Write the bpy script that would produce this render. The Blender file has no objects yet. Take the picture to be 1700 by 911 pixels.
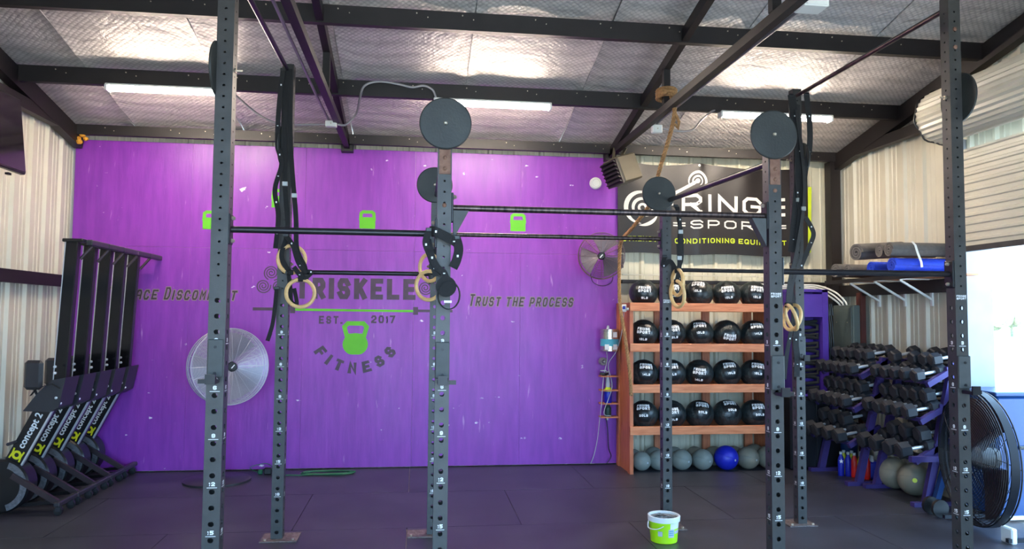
import bpy, bmesh, math, random
from mathutils import Vector, Matrix
R = random.Random(7)
PI = math.pi
C = bpy.context.scene.collection
sc = bpy.context.scene

# ------------------------------------------------------------------ camera
cam_d = bpy.data.cameras.new('camera'); cam = bpy.data.objects.new('camera', cam_d); C.objects.link(cam)
cam_d.sensor_width = 36; cam_d.lens = 1241.27/1700*36; cam_d.clip_start = .05; cam_d.clip_end = 500
yaw, pitch, roll = .1256, .0556, .0081
fw = Vector((math.sin(yaw)*math.cos(pitch), math.cos(yaw)*math.cos(pitch), math.sin(pitch)))
r0 = Vector((math.cos(yaw), -math.sin(yaw), 0)); u0 = r0.cross(fw)
rr = r0*math.cos(roll) + u0*math.sin(roll); uu = u0*math.cos(roll) - r0*math.sin(roll)
cam.matrix_world = Matrix(((rr.x, uu.x, -fw.x, 0), (rr.y, uu.y, -fw.y, 0), (rr.z, uu.z, -fw.z, 1.7015), (0, 0, 0, 1)))
sc.camera = cam

# ------------------------------------------------------------------ sky, portals, exposure
w = bpy.data.worlds.new('sky'); sc.world = w; w.use_nodes = True
bg = w.node_tree.nodes['Background']; bg.inputs[0].default_value = (.38, .66, 1, 1); bg.inputs[1].default_value = 5.2
def portal(name, loc, rot, sx, sy):
    l = bpy.data.lights.new(name, 'AREA'); l.shape = 'RECTANGLE'; l.size = sx; l.size_y = sy
    try: l.cycles.is_portal = True
    except Exception: pass
    o = bpy.data.objects.new(name, l); o.location = loc; o.rotation_euler = rot; C.objects.link(o)
portal('front_door_portal', (.7, -2.0, 1.7), (PI/2, 0, 0), 6.6, 3.4)          # faces +Y (into the room)
portal('side_door_portal', (5.06, 4.85, 1.17), (0, PI/2, 0), 2.34, 3.1)       # faces -X
sun_l = bpy.data.lights.new('sun', 'SUN'); sun_l.energy = 10; sun_l.angle = .01; sun_l.color = (1, .95, .86)
sun = bpy.data.objects.new('sun', sun_l); sun.rotation_euler = Vector((.36, .36, -.86)).to_track_quat('-Z', 'Y').to_euler(); C.objects.link(sun)
LAMP = 85.0
sc.view_settings.view_transform = 'Standard'; sc.view_settings.look = 'None'
sc.view_settings.gamma = 1; sc.view_settings.use_curve_mapping = False
sc.view_settings.exposure = 1.2

# ------------------------------------------------------------------ helpers
OFF = {}
def lin(c):
    c = c/255
    return c/12.92 if c <= .04045 else ((c+.055)/1.055)**2.4
def mat(name, rgb, rough=.5, metal=0, var=.12, vscale=6, bump=0, bscale=60, stretch=None, rgb2=None, spec=None, emit=0, coat=0):
    m = bpy.data.materials.new(name); m.use_nodes = True
    n = m.node_tree; b = n.nodes['Principled BSDF']; L = n.links.new
    c = tuple(lin(v) for v in rgb)
    b.inputs['Roughness'].default_value = rough; b.inputs['Metallic'].default_value = metal
    if spec is not None: b.inputs['Specular IOR Level'].default_value = spec
    if coat: b.inputs['Coat Weight'].default_value = coat; b.inputs['Coat Roughness'].default_value = .15
    if emit:
        b.inputs['Emission Color'].default_value = (*c, 1); b.inputs['Emission Strength'].default_value = emit
        b.inputs['Base Color'].default_value = (*c, 1); return m
    tc = n.nodes.new('ShaderNodeTexCoord'); mp = n.nodes.new('ShaderNodeMapping'); L(tc.outputs['Object'], mp.inputs[0])
    if stretch: mp.inputs['Scale'].default_value = stretch
    no = n.nodes.new('ShaderNodeTexNoise'); no.inputs['Scale'].default_value = vscale; no.inputs['Detail'].default_value = 5
    L(mp.outputs[0], no.inputs['Vector'])
    rp = n.nodes.new('ShaderNodeValToRGB'); rp.color_ramp.elements[0].position = .3; rp.color_ramp.elements[1].position = .7
    c2 = tuple(lin(v) for v in rgb2) if rgb2 else tuple(min(1, v*(1+var)) for v in c)
    c1 = c if rgb2 else tuple(v*(1-var) for v in c)
    rp.color_ramp.elements[0].color = (*c1, 1); rp.color_ramp.elements[1].color = (*c2, 1)
    L(no.outputs['Fac'], rp.inputs[0]); L(rp.outputs[0], b.inputs['Base Color'])
    if bump:
        nb = n.nodes.new('ShaderNodeTexNoise'); nb.inputs['Scale'].default_value = bscale; nb.inputs['Detail'].default_value = 3
        L(mp.outputs[0], nb.inputs['Vector'])
        bp = n.nodes.new('ShaderNodeBump'); bp.inputs['Strength'].default_value = bump; bp.inputs['Distance'].default_value = .01
        L(nb.outputs['Fac'], bp.inputs['Height']); L(bp.outputs[0], b.inputs['Normal'])
    return m

class MB:
    def __init__(s): s.v = []; s.f = []; s.sm = []
    def add(s, vs, fs, smooth=False):
        k = len(s.v); s.v += [Vector(v) for v in vs]; s.f += [tuple(i+k for i in f) for f in fs]; s.sm += [smooth]*len(fs)
        return s
    def box(s, c, d, rz=0, M=None, bev=0):
        x, y, z = d[0]/2, d[1]/2, d[2]/2
        if bev:
            b = bev; pts = []
            for sx in (-1, 1):
                for sy in (-1, 1):
                    for sz in (-1, 1):
                        pts += [(sx*x, sy*(y-b), sz*(z-b)), (sx*(x-b), sy*y, sz*(z-b)), (sx*(x-b), sy*(y-b), sz*z)]
            bm = bmesh.new()
            for p in pts: bm.verts.new(p)
            bmesh.ops.convex_hull(bm, input=bm.verts); bm.verts.index_update()
            vs = [v.co.copy() for v in bm.verts]; fs = [tuple(v.index for v in f.verts) for f in bm.faces]; bm.free()
        else:
            vs = [Vector((i*x, j*y, k*z)) for i in (-1, 1) for j in (-1, 1) for k in (-1, 1)]
            fs = [(0, 1, 3, 2), (4, 6, 7, 5), (0, 4, 5, 1), (2, 3, 7, 6), (0, 2, 6, 4), (1, 5, 7, 3)]
        Q = M if M is not None else Matrix.Rotation(rz, 3, 'Z')
        return s.add([Q @ Vector(v) + Vector(c) for v in vs], fs)
    def bar(s, a, b, wd, ht, up=(0, 0, 1), bev=0):
        a = Vector(a); b = Vector(b); d = (b-a); L = d.length; d.normalize()
        u = Vector(up); x = d.cross(u)
        if x.length < 1e-4: x = d.cross(Vector((1, 0, 0)))
        x.normalize(); z = x.cross(d)
        M = Matrix((x, d, z)).transposed()
        return s.box((a+b)/2, (wd, L, ht), M=M, bev=bev)
    def ring(s, c, ax, r, n, ph=0):
        ax = Vector(ax).normalized(); h = Vector((0, 0, 1)) if abs(ax.z) < .9 else Vector((1, 0, 0))
        x = ax.cross(h).normalized(); y = ax.cross(x)
        return [Vector(c)+x*math.cos(2*PI*i/n+ph)*r+y*math.sin(2*PI*i/n+ph)*r for i in range(n)]
    def lathe(s, prof, c=(0, 0, 0), ax=(0, 0, 1), n=16, caps=True, ph=0):
        """prof: list of (radius, offset along axis)"""
        ax = Vector(ax).normalized(); vs = []; fs = []
        for (r, h) in prof: vs += s.ring(Vector(c)+ax*h, ax, max(r, 1e-5), n, ph)
        for k in range(len(prof)-1):
            for i in range(n):
                j = (i+1) % n; fs.append((k*n+i, k*n+j, (k+1)*n+j, (k+1)*n+i))
        s.add(vs, fs, True)
        if caps:
            if prof[0][0] > 1e-4: s.add(vs[:n], [tuple(range(n))])
            if prof[-1][0] > 1e-4: s.add(vs[-n:], [tuple(range(n))[::-1]])
        return s
    def cyl(s, a, b, r, n=12, r2=None):
        a = Vector(a); b = Vector(b)
        return s.lathe([(r, 0), (r if r2 is None else r2, (b-a).length)], a, b-a, n)
    def tube(s, pts, r, n=8, closed=False):
        pts = [Vector(p) for p in pts]; m = len(pts); vs = []; fs = []; px = None
        for i, p in enumerate(pts):
            a = pts[i-1] if (i or closed) else p; b = pts[(i+1) % m] if (i < m-1 or closed) else p
            t = (b-a).normalized()
            if px is None:
                h = Vector((0, 0, 1)) if abs(t.z) < .9 else Vector((1, 0, 0)); px = t.cross(h).normalized()
            px = (px - t*px.dot(t)).normalized(); y = t.cross(px)
            vs += [p+px*math.cos(2*PI*k/n)*r+y*math.sin(2*PI*k/n)*r for k in range(n)]
        for i in range(m if closed else m-1):
            j = (i+1) % m
            for k in range(n):
                l = (k+1) % n; fs.append((i*n+k, i*n+l, j*n+l, j*n+k))
        s.add(vs, fs, True)
        if not closed: s.add(vs[:n], [tuple(range(n))[::-1]]); s.add(vs[-n:], [tuple(range(n))])
        return s
    def torus(s, c, ax, Rr, r, n=32, k=8, squash=1):
        pts = s.ring(c, ax, Rr, n); return s.tube(pts, r, k, True)
    def prism(s, poly, f, d):
        """poly 2D, f maps (u,v)->3D, d extrude vector"""
        d = Vector(d); n = len(poly); a = [Vector(f(*p)) for p in poly]; b = [p+d for p in a]
        return s.add(a+b, [tuple(range(n))[::-1], tuple(range(n, 2*n))]+[(i, (i+1) % n, (i+1) % n+n, i+n) for i in range(n)])
    def ribbon(s, pts, wd, th, side):
        """flat strap: side = width direction(s)"""
        pts = [Vector(p) for p in pts]; m = len(pts); vs = []; fs = []
        for i, p in enumerate(pts):
            a = pts[max(i-1, 0)]; b = pts[min(i+1, m-1)]; t = (b-a).normalized()
            sd = Vector(side[i] if isinstance(side, list) else side); sd = (sd-t*sd.dot(t)).normalized(); nn = t.cross(sd)
            vs += [p+sd*wd/2+nn*th/2, p-sd*wd/2+nn*th/2, p-sd*wd/2-nn*th/2, p+sd*wd/2-nn*th/2]
        for i in range(m-1):
            for k in range(4): fs.append((i*4+k, i*4+(k+1) % 4, i*4+4+(k+1) % 4, i*4+4+k))
        fs += [(0, 1, 2, 3), tuple(range(m*4-4, m*4))[::-1]]
        return s.add(vs, fs)
    def sphere(s, c, r, n=24, k=14, sq=1):
        prof = [(r*math.sin(PI*i/k), -r*sq*math.cos(PI*i/k)) for i in range(k+1)]
        return s.lathe(prof, c, (0, 0, 1), n, caps=False)
    def build(s, name, m, parent=None, kind=None, sharp=35):
        off = OFF.get(parent.name, Vector((0, 0, 0))) if parent else Vector((0, 0, 0))
        if name.startswith('painted') or name.startswith('printed'):
            for i, f in enumerate(s.f):
                if len(f) > 2 and (i == 0 or f[0] != s.f[i-1][0]):
                    nn_ = (s.v[f[1]]-s.v[f[0]]).cross(s.v[f[2]]-s.v[f[1]])
                    if nn_.length > 1e-12:
                        nn_.normalize()
                        for q in f: s.v[q] = s.v[q]+nn_*(.00012*(i % 4))
        me = bpy.data.meshes.new(name); me.from_pydata([v-off for v in s.v], [], s.f)
        me.polygons.foreach_set('use_smooth', s.sm); me.materials.append(m)
        bm = bmesh.new(); bm.from_mesh(me); bmesh.ops.recalc_face_normals(bm, faces=bm.faces); bm.to_mesh(me); bm.free()
        if any(s.sm): me.set_sharp_from_angle(angle=math.radians(sharp))
        o = bpy.data.objects.new(name, me); C.objects.link(o)
        if parent: o.parent = parent; OFF[o.name] = off
        if kind: o['kind'] = kind
        return o
def spline(pts, k=6):
    pts = [Vector(p) for p in pts]; out = []
    for i in range(len(pts)-1):
        a = pts[max(i-1, 0)]; b = pts[i]; c = pts[i+1]; d = pts[min(i+2, len(pts)-1)]
        for j in range(k):
            t = j/k; out.append(.5*((2*b)+(c-a)*t+(2*a-5*b+4*c-d)*t*t+(3*b-a-3*c+d)*t**3))
    return out+[pts[-1]]
def tag(o, label, cat, group=None):
    o['label'] = label; o['category'] = cat
    if group: o['group'] = group
    return o
def thing(name, label, cat, loc=(0, 0, 0), rz=0, group=None):
    o = bpy.data.objects.new(name, None); C.objects.link(o); o.location = loc; o.rotation_euler = (0, 0, rz)
    o.empty_display_size = .1; OFF[o.name] = Vector(loc); return tag(o, label, cat, group)
def sthing(name, loc=(0, 0, 0)):
    o = bpy.data.objects.new(name, None); C.objects.link(o); o.location = loc; OFF[o.name] = Vector(loc)
    o.empty_display_size = .1; o['kind'] = 'structure'; return o
def copy_tree(o, parent=None):
    kids = list(o.children); c = o.copy(); C.objects.link(c)
    if parent: c.parent = parent
    for ch in kids: copy_tree(ch, c)
    return c
ORD = ['first', 'second', 'third', 'fourth', 'fifth', 'sixth', 'seventh', 'eighth', 'ninth', 'tenth']

# stroke lettering ---------------------------------------------------
G = {
 'A': [[(0,0),(0,.75),(.25,1),(.75,1),(1,.75),(1,0)], [(0,.42),(1,.42)]],
 'B': [[(0,0),(0,1),(.8,1),(1,.85),(1,.65),(.8,.5),(0,.5)], [(.8,.5),(1,.35),(1,.15),(.8,0),(0,0)]],
 'C': [[(1,.78),(.78,1),(.22,1),(0,.78),(0,.22),(.22,0),(.78,0),(1,.22)]],
 'D': [[(0,0),(0,1),(.7,1),(1,.75),(1,.25),(.7,0),(0,0)]],
 'E': [[(1,1),(0,1),(0,0),(1,0)], [(0,.5),(.8,.5)]],
 'F': [[(1,1),(0,1),(0,0)], [(0,.5),(.8,.5)]],
 'G': [[(1,.78),(.78,1),(.22,1),(0,.78),(0,.22),(.22,0),(.78,0),(1,.22),(1,.48),(.5,.48)]],
 'H': [[(0,0),(0,1)], [(1,0),(1,1)], [(0,.5),(1,.5)]],
 'I': [[(.5,0),(.5,1)]],
 'K': [[(0,0),(0,1)], [(1,1),(.1,.42)], [(.36,.6),(1,0)]],
 'L': [[(0,1),(0,0),(1,0)]],
 'M': [[(0,0),(0,1),(.5,.4),(1,1),(1,0)]],
 'N': [[(0,0),(0,1),(1,0),(1,1)]],
 'O': [[(.22,1),(.78,1),(1,.78),(1,.22),(.78,0),(.22,0),(0,.22),(0,.78),(.22,1)]],
 'P': [[(0,0),(0,1),(.78,1),(1,.82),(1,.58),(.78,.4),(0,.4)]],
 'Q': [[(.22,1),(.78,1),(1,.78),(1,.22),(.78,0),(.22,0),(0,.22),(0,.78),(.22,1)], [(.6,.3),(1,0)]],
 'R': [[(0,0),(0,1),(.78,1),(1,.82),(1,.62),(.78,.45),(0,.45)], [(.45,.45),(1,0)]],
 'S': [[(1,.8),(.78,1),(.22,1),(0,.82),(0,.66),(.2,.5),(.8,.5),(1,.34),(1,.18),(.78,0),(.22,0),(0,.2)]],
 'T': [[(0,1),(1,1)], [(.5,1),(.5,0)]],
 'U': [[(0,1),(0,.22),(.22,0),(.78,0),(1,.22),(1,1)]],
 'V': [[(0,1),(.5,0),(1,1)]], 'Y': [[(0,1),(.5,.5),(1,1)], [(.5,.5),(.5,0)]],
 '0': [[(.22,1),(.78,1),(1,.78),(1,.22),(.78,0),(.22,0),(0,.22),(0,.78),(.22,1)]],
 '1': [[(.15,.75),(.55,1),(.55,0)]],
 '2': [[(0,.78),(.22,1),(.78,1),(1,.78),(1,.6),(0,.12),(0,0),(1,0)]],
 '3': [[(0,.85),(.22,1),(.78,1),(1,.8),(1,.65),(.8,.5),(.3,.5)], [(.8,.5),(1,.35),(1,.2),(.78,0),(.22,0),(0,.15)]],
 '4': [[(.75,0),(.75,1),(0,.3),(1,.3)]],
 '5': [[(1,1),(0,1),(0,.55),(.78,.55),(1,.38),(1,.2),(.78,0),(0,0)]],
 '6': [[(1,.85),(.78,1),(.22,1),(0,.78),(0,.22),(.22,0),(.78,0),(1,.2),(1,.35),(.78,.5),(0,.5)]],
 '7': [[(0,1),(1,1),(.35,0)]],
 '8': [[(.2,.5),(0,.68),(0,.85),(.22,1),(.78,1),(1,.85),(1,.68),(.8,.5),(.2,.5),(0,.34),(0,.18),(.22,0),(.78,0),(1,.18),(1,.34),(.8,.5)]],
 '9': [[(0,.15),(.22,0),(.78,0),(1,.22),(1,.78),(.78,1),(.22,1),(0,.8),(0,.62),(.22,.47),(1,.47)]],
 '.': [[(0,.0),(.2,.0)]], '=': [[(0,.32),(1,.32)], [(0,.68),(1,.68)]], '_': [[(0,-.2),(1,-.2)]],
 '&': [[(1,0),(.1,.8),(.3,1),(.6,.85),(0,.25),(.25,0),(.6,0),(1,.4)]],
}
def stroke(mb, pts, t, f):
    """mitred ribbon along 2D pts, f maps (u,v) -> 3D"""
    P = [Vector((p[0], p[1])) for p in pts]; n = len(P); closed = (P[0]-P[-1]).length < 1e-6 and n > 2
    if closed: P = P[:-1]; n -= 1
    if not closed and t > .003:                               # square caps on the open ends
        P[0] = P[0]-(P[1]-P[0]).normalized()*t*.48; P[-1] = P[-1]+(P[-1]-P[-2]).normalized()*t*.48
    Lf = []; Rt = []
    for i in range(n):
        a = P[i-1] if (i or closed) else None; b = P[(i+1) % n] if (i < n-1 or closed) else None
        if a is None: d = (b-P[i]).normalized(); nn = Vector((-d.y, d.x))
        elif b is None: d = (P[i]-a).normalized(); nn = Vector((-d.y, d.x))
        else:
            d1 = (P[i]-a).normalized(); d2 = (b-P[i]).normalized(); n1 = Vector((-d1.y, d1.x)); n2 = Vector((-d2.y, d2.x))
            nn = (n1+n2)
            if nn.length < .2: nn = n1
            nn.normalize(); nn = nn/max(.45, nn.dot(n1))
        Lf.append(P[i]+nn*t/2); Rt.append(P[i]-nn*t/2)
    for i in range(n if closed else n-1):
        j = (i+1) % n
        mb.add([f(*q) for q in (Lf[i], Lf[j], Rt[j], Rt[i])], [(0, 1, 2, 3)])
def write(mb, txt, f, h, wr=.55, t=.16, gap=.22, slant=0, jit=0, rng=None, first_big=0, bend=None, space=.5):
    """letters of height h; f(u,v) -> 3D. returns the length"""
    x = 0
    for ch in txt:
        if ch == ' ': x += h*space; continue
        w_ = wr*h*(.35 if ch in 'I.1' else 1.15 if ch in 'M' else 1); th = t*h
        hh = h*(1+first_big) if (first_big and ch.islower() is False and ch.isupper()) else h
        g = G[ch.upper()]
        dy = (rng.uniform(-1, 1)*jit*h) if jit else 0; rs = (rng.uniform(-1, 1)*jit) if jit else 0
        for pl in g:
            pts = []
            for (a, b) in pl:
                u = th/2 + a*(w_-th) if ch not in 'I' else w_/2
                v = th/2 + b*(hh-th) if b >= 0 else b*h
                if ch == '.': u = a*th*1.6+th*.3
                u2 = u + slant*v + (rs*v*.5); pts.append((x+u2, v+dy))
            stroke(mb, pts, th, f)
        x += w_+gap*h*(.6 if ch == '.' else 1)
    return x-gap*h
def letters(name, m, parent, txt, f, h, wr, t, gap, wfun=None):
    x = 0
    for ch in txt:
        mb = MB(); x0_ = x
        (wfun or write)(mb, ch, lambda u, v: f(u+x0_, v), h, wr, t, gap); mb.build(name, m, parent)
        x += wr*h*(.35 if ch in 'I.1' else 1.15 if ch in 'M' else 1)+gap*h
def textlen(txt, h, wr=.55, gap=.22, space=.5):
    x = 0
    for ch in txt:
        if ch == ' ': x += h*space; continue
        x += wr*h*(.35 if ch in 'I.1' else 1.15 if ch in 'M' else 1)+gap*h
    return x-gap*h

# ------------------------------------------------------------------ materials
M = {}
M['mat_floor'] = mat('rubber_floor', (44, 44, 52), .36, 0, .35, 2.2, .25, 220, rgb2=(62, 62, 72))
M['ground'] = mat('pale_ground', (196, 190, 178), .9, 0, .15, 1.5)
M['siding'] = mat('cream_siding', (200, 195, 178), .45, 0, .05, 3)
M['siding2'] = mat('cream_siding_back', (203, 197, 174), .45, 0, .05, 3)
M['steel'] = mat('dark_brown_steel', (26, 20, 21), .5, 0, .2, 9)
M['primer'] = mat('red_primer_steel', (82, 36, 30), .6, 0, .2, 8)
M['galv'] = mat('galvanised', (170, 172, 170), .4, .7, .1, 20)
M['white_metal'] = mat('white_metal', (225, 225, 220), .4, 0, .04, 5)
M['rig'] = mat('charcoal_powder_coat', (66, 65, 64), .42, .3, .15, 14, .12, 300)
M['rigdark'] = mat('black_powder_coat', (34, 33, 36), .4, .3, .2, 18)
M['rigpad'] = mat('worn_grey_plastic', (70, 72, 72), .6, 0, .15, 14)
M['pipe'] = mat('worn_steel_pipe', (48, 42, 44), .32, .75, .2, 10, rgb2=(104, 88, 84), stretch=(6, 1, 1))
M['pipeblack'] = mat('black_pipe', (40, 38, 42), .33, .4, .2, 12)
M['rust'] = mat('rusty_plate', (112, 76, 62), .7, .2, .3, 30, rgb2=(140, 106, 88))
M['bolt'] = mat('zinc_bolt', (200, 185, 165), .35, .8, .1, 30)
M['disc'] = mat('scuffed_black_target', (32, 34, 33), .5, 0, .2, 5, .1, 90, rgb2=(52, 54, 52))
M['print'] = mat('white_print', (232, 232, 232), .6, 0, .03)
M['strap'] = mat('black_webbing', (19, 18, 20), .75, 0, .25, 60, .3, 500)
M['wood_ring'] = mat('birch_ring', (228, 186, 126), .45, 0, .1, 6, stretch=(1, 1, 8))
M['lumber'] = mat('stained_pine', (186, 106, 64), .55, 0, .2, 5, .1, 60, stretch=(1, 8, 8), rgb2=(218, 142, 98))
M['lumberv'] = mat('stained_pine_post', (160, 84, 50), .55, 0, .2, 5, .1, 60, stretch=(9, 9, 1), rgb2=(196, 116, 76))
M['ply'] = None
M['lime'] = mat('lime_paint', (88, 178, 14), .5, 0, .06, 8)
M['charpaint'] = mat('charcoal_paint', (66, 46, 66), .5, 0, .15, 12)
M['olive'] = mat('grey_green_outline_paint', (134, 116, 120), .55, 0, .1, 12)
M['brush'] = mat('dark_brush_paint', (56, 40, 48), .5, 0, .15, 12)
M['banner'] = mat('black_vinyl', (24, 19, 21), .42, 0, .12, 4)
M['banner_white'] = mat('white_vinyl_print', (226, 218, 208), .45, 0, .03)
M['banner_lime'] = mat('lime_vinyl_print', (196, 214, 40), .45, 0, .03)
M['leather'] = mat('black_crackled_leather', (26, 32, 34), .33, 0, .3, 26, .5, 70, rgb2=(44, 54, 56))
M['panel_smooth'] = mat('black_smooth_panel', (20, 24, 27), .3, 0, .2, 10)
M['slam'] = mat('grey_slam_rubber', (128, 134, 128), .55, 0, .1, 7)
M['slam2'] = mat('taupe_slam_rubber', (122, 118, 104), .55, 0, .1, 7)
M['slamblue'] = mat('blue_slam_rubber', (20, 36, 175), .42, 0, .08, 7)
M['rope'] = mat('manila_rope', (158, 118, 76), .85, 0, .3, 60, .5, 200)
M['erg'] = mat('erg_black', (20, 20, 24), .3, 0, .15, 9)
M['ergsheen'] = mat('erg_charcoal_plastic', (44, 44, 50), .4, 0, .12, 9)
M['ergrail'] = mat('anodised_rail', (20, 20, 24), .16, .3, .15, 9)
M['chrome'] = mat('bright_steel', (205, 208, 212), .3, .45, .05, 9)
M['flysil'] = mat('perforated_silver', (120, 120, 126), .4, .5, .3, 60)
M['ergleg'] = mat('bronze_leg', (74, 62, 66), .4, .6, .1, 9)
M['screen'] = mat('screen_black', (14, 6, 18), .12, 0, .05, 2)
M['plastic'] = mat('black_plastic', (24, 24, 26), .4, 0, .1, 9)
M['fanwire'] = mat('grey_fan_wire', (176, 172, 184), .4, .5, .05, 9)
M['fanblade'] = mat('aluminium_blade', (120, 116, 126), .45, .5, .06, 6)
M['fandark'] = mat('black_fan_wire', (22, 24, 32), .45, .3, .1, 9)
M['brass'] = mat('tarnished_fan_wire', (120, 100, 104), .4, .6, .1, 9)
M['foam'] = mat('grey_foam', (92, 88, 86), .85, 0, .12, 30, .3, 200)
M['foamblue'] = mat('blue_foam', (18, 58, 190), .6, 0, .12, 30, .2, 200)
M['purple_paint'] = mat('violet_painted_wood', (76, 44, 148), .5, 0, .1, 6)
M['rackpurple'] = mat('dark_violet_steel', (58, 44, 104), .5, .1, .15, 8)
M['panelgrey'] = mat('grey_green_enamel', (98, 108, 104), .45, .2, .06, 5)
M['conduit'] = mat('grey_conduit', (150, 145, 146), .45, .5, .08, 9)
M['duct'] = mat('olive_grey_enamel', (84, 78, 62), .5, .2, .08, 6)
M['navy'] = mat('navy_gloss', (28, 62, 112), .3, .2, .1, 2)
M['blackcab'] = mat('black_cabinet', (14, 16, 24), .4, 0, .1, 4)
M['iron'] = mat('black_rubber_hex', (36, 38, 44), .5, 0, .2, 20)
M['bucketlime'] = mat('lime_plastic', (170, 225, 20), .4, 0, .06, 5)
M['bucketwhite'] = mat('white_plastic', (226, 230, 232), .4, 0, .04, 5)
M['chalk'] = mat('chalk_rubble', (150, 152, 150), .9, 0, .5, 40, .8, 120, rgb2=(84, 90, 96))
M['teal'] = mat('teal_print', (70, 160, 180), .5, 0, .05)
M['bluelab'] = mat('blue_label', (14, 30, 160), .4, 0, .05)
M['redlab'] = mat('red_label', (200, 28, 26), .4, 0, .05)
M['yellowlab'] = mat('yellow_label', (196, 200, 30), .4, 0, .05)
M['cap'] = mat('pale_cap', (180, 186, 190), .4, 0, .05)
M['tin'] = mat('shiny_tin', (205, 200, 190), .22, .9, .2, 14)
M['spray'] = mat('spray_foam', (214, 150, 48), .9, 0, .2, 40, .8, 60)
M['green_hose'] = mat('green_hose', (24, 92, 62), .5, 0, .1)
M['tube_lamp'] = mat('lit_tube', (255, 238, 218), .5, emit=LAMP)
M['treadplate'] = mat('tread_plate', (96, 78, 72), .5, .5, .5, 60, .8, 150, rgb2=(140, 130, 128))
M['hazy_leaf'] = mat('hazy_leaf', (120, 128, 104), .8, 0, .4, 6, .8, 8)  # bright outdoor haze put into the colour, for crowns and trunks alike
M['boards'] = mat('shed_wall', (214, 212, 206), .7, 0, .05)
M['slate'] = mat('slate_roof', (96, 128, 140), .7, 0, .1)
M['glass'] = mat('window_glass', (60, 120, 190), .08, .2, .05)
M['jamb'] = mat('grey_jamb', (150, 150, 156), .5, 0, .08, 4)

def ply_mat():
    m = bpy.data.materials.new('purple_painted_plywood'); m.use_nodes = True
    n = m.node_tree; b = n.nodes['Principled BSDF']; L = n.links.new
    tc = n.nodes.new('ShaderNodeTexCoord')
    def noise(sc_, st, det=6):
        mp = n.nodes.new('ShaderNodeMapping'); mp.inputs['Scale'].default_value = st; L(tc.outputs['Object'], mp.inputs[0])
        q = n.nodes.new('ShaderNodeTexNoise'); q.inputs['Scale'].default_value = sc_; q.inputs['Detail'].default_value = det
        L(mp.outputs[0], q.inputs['Vector']); return q
    def ramp(src, a, bb):
        q = n.nodes.new('ShaderNodeMapRange'); q.inputs[1].default_value = a; q.inputs[2].default_value = bb; L(src, q.inputs[0]); return q
    grain = noise(5, (3, 1, .5)); rp = n.nodes.new('ShaderNodeValToRGB')
    rp.color_ramp.elements[0].color = (lin(122), lin(46), lin(156), 1); rp.color_ramp.elements[1].color = (lin(134), lin(54), lin(168), 1)
    rp.color_ramp.elements[0].position = .35; rp.color_ramp.elements[1].position = .65
    L(grain.outputs['Fac'], rp.inputs[0])
    sc1 = noise(9, (2.2, 1, .35), 8); r1 = ramp(sc1.outputs['Fac'], .66, .76)       # pale scuffs
    m1 = n.nodes.new('ShaderNodeMixRGB'); m1.inputs[2].default_value = (lin(196), lin(150), lin(205), 1)
    k = n.nodes.new('ShaderNodeMath'); k.operation = 'MULTIPLY'; k.inputs[1].default_value = .55; L(r1.outputs[0], k.inputs[0])
    L(k.outputs[0], m1.inputs[0]); L(rp.outputs[0], m1.inputs[1])
    sc2 = noise(7, (1, 1, 1.6), 10); r2 = ramp(sc2.outputs['Fac'], .70, .74)        # white nicks
    m2 = n.nodes.new('ShaderNodeMixRGB'); m2.inputs[2].default_value = (.75, .68, .8, 1)
    L(r2.outputs[0], m2.inputs[0]); L(m1.outputs[0], m2.inputs[1]); L(m2.outputs[0], b.inputs['Base Color'])
    rg = noise(3, (1, 1, .6)); r3 = n.nodes.new('ShaderNodeMapRange'); r3.inputs[3].default_value = .3; r3.inputs[4].default_value = .5
    L(rg.outputs['Fac'], r3.inputs[0]); L(r3.outputs[0], b.inputs['Roughness'])
    bp = n.nodes.new('ShaderNodeBump'); bp.inputs['Strength'].default_value = .18; bp.inputs['Distance'].default_value = .01
    L(noise(12, (2.5, 1, .35), 4).outputs['Fac'], bp.inputs['Height']); L(bp.outputs[0], b.inputs['Normal'])
    return m
M['ply'] = ply_mat()
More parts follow.
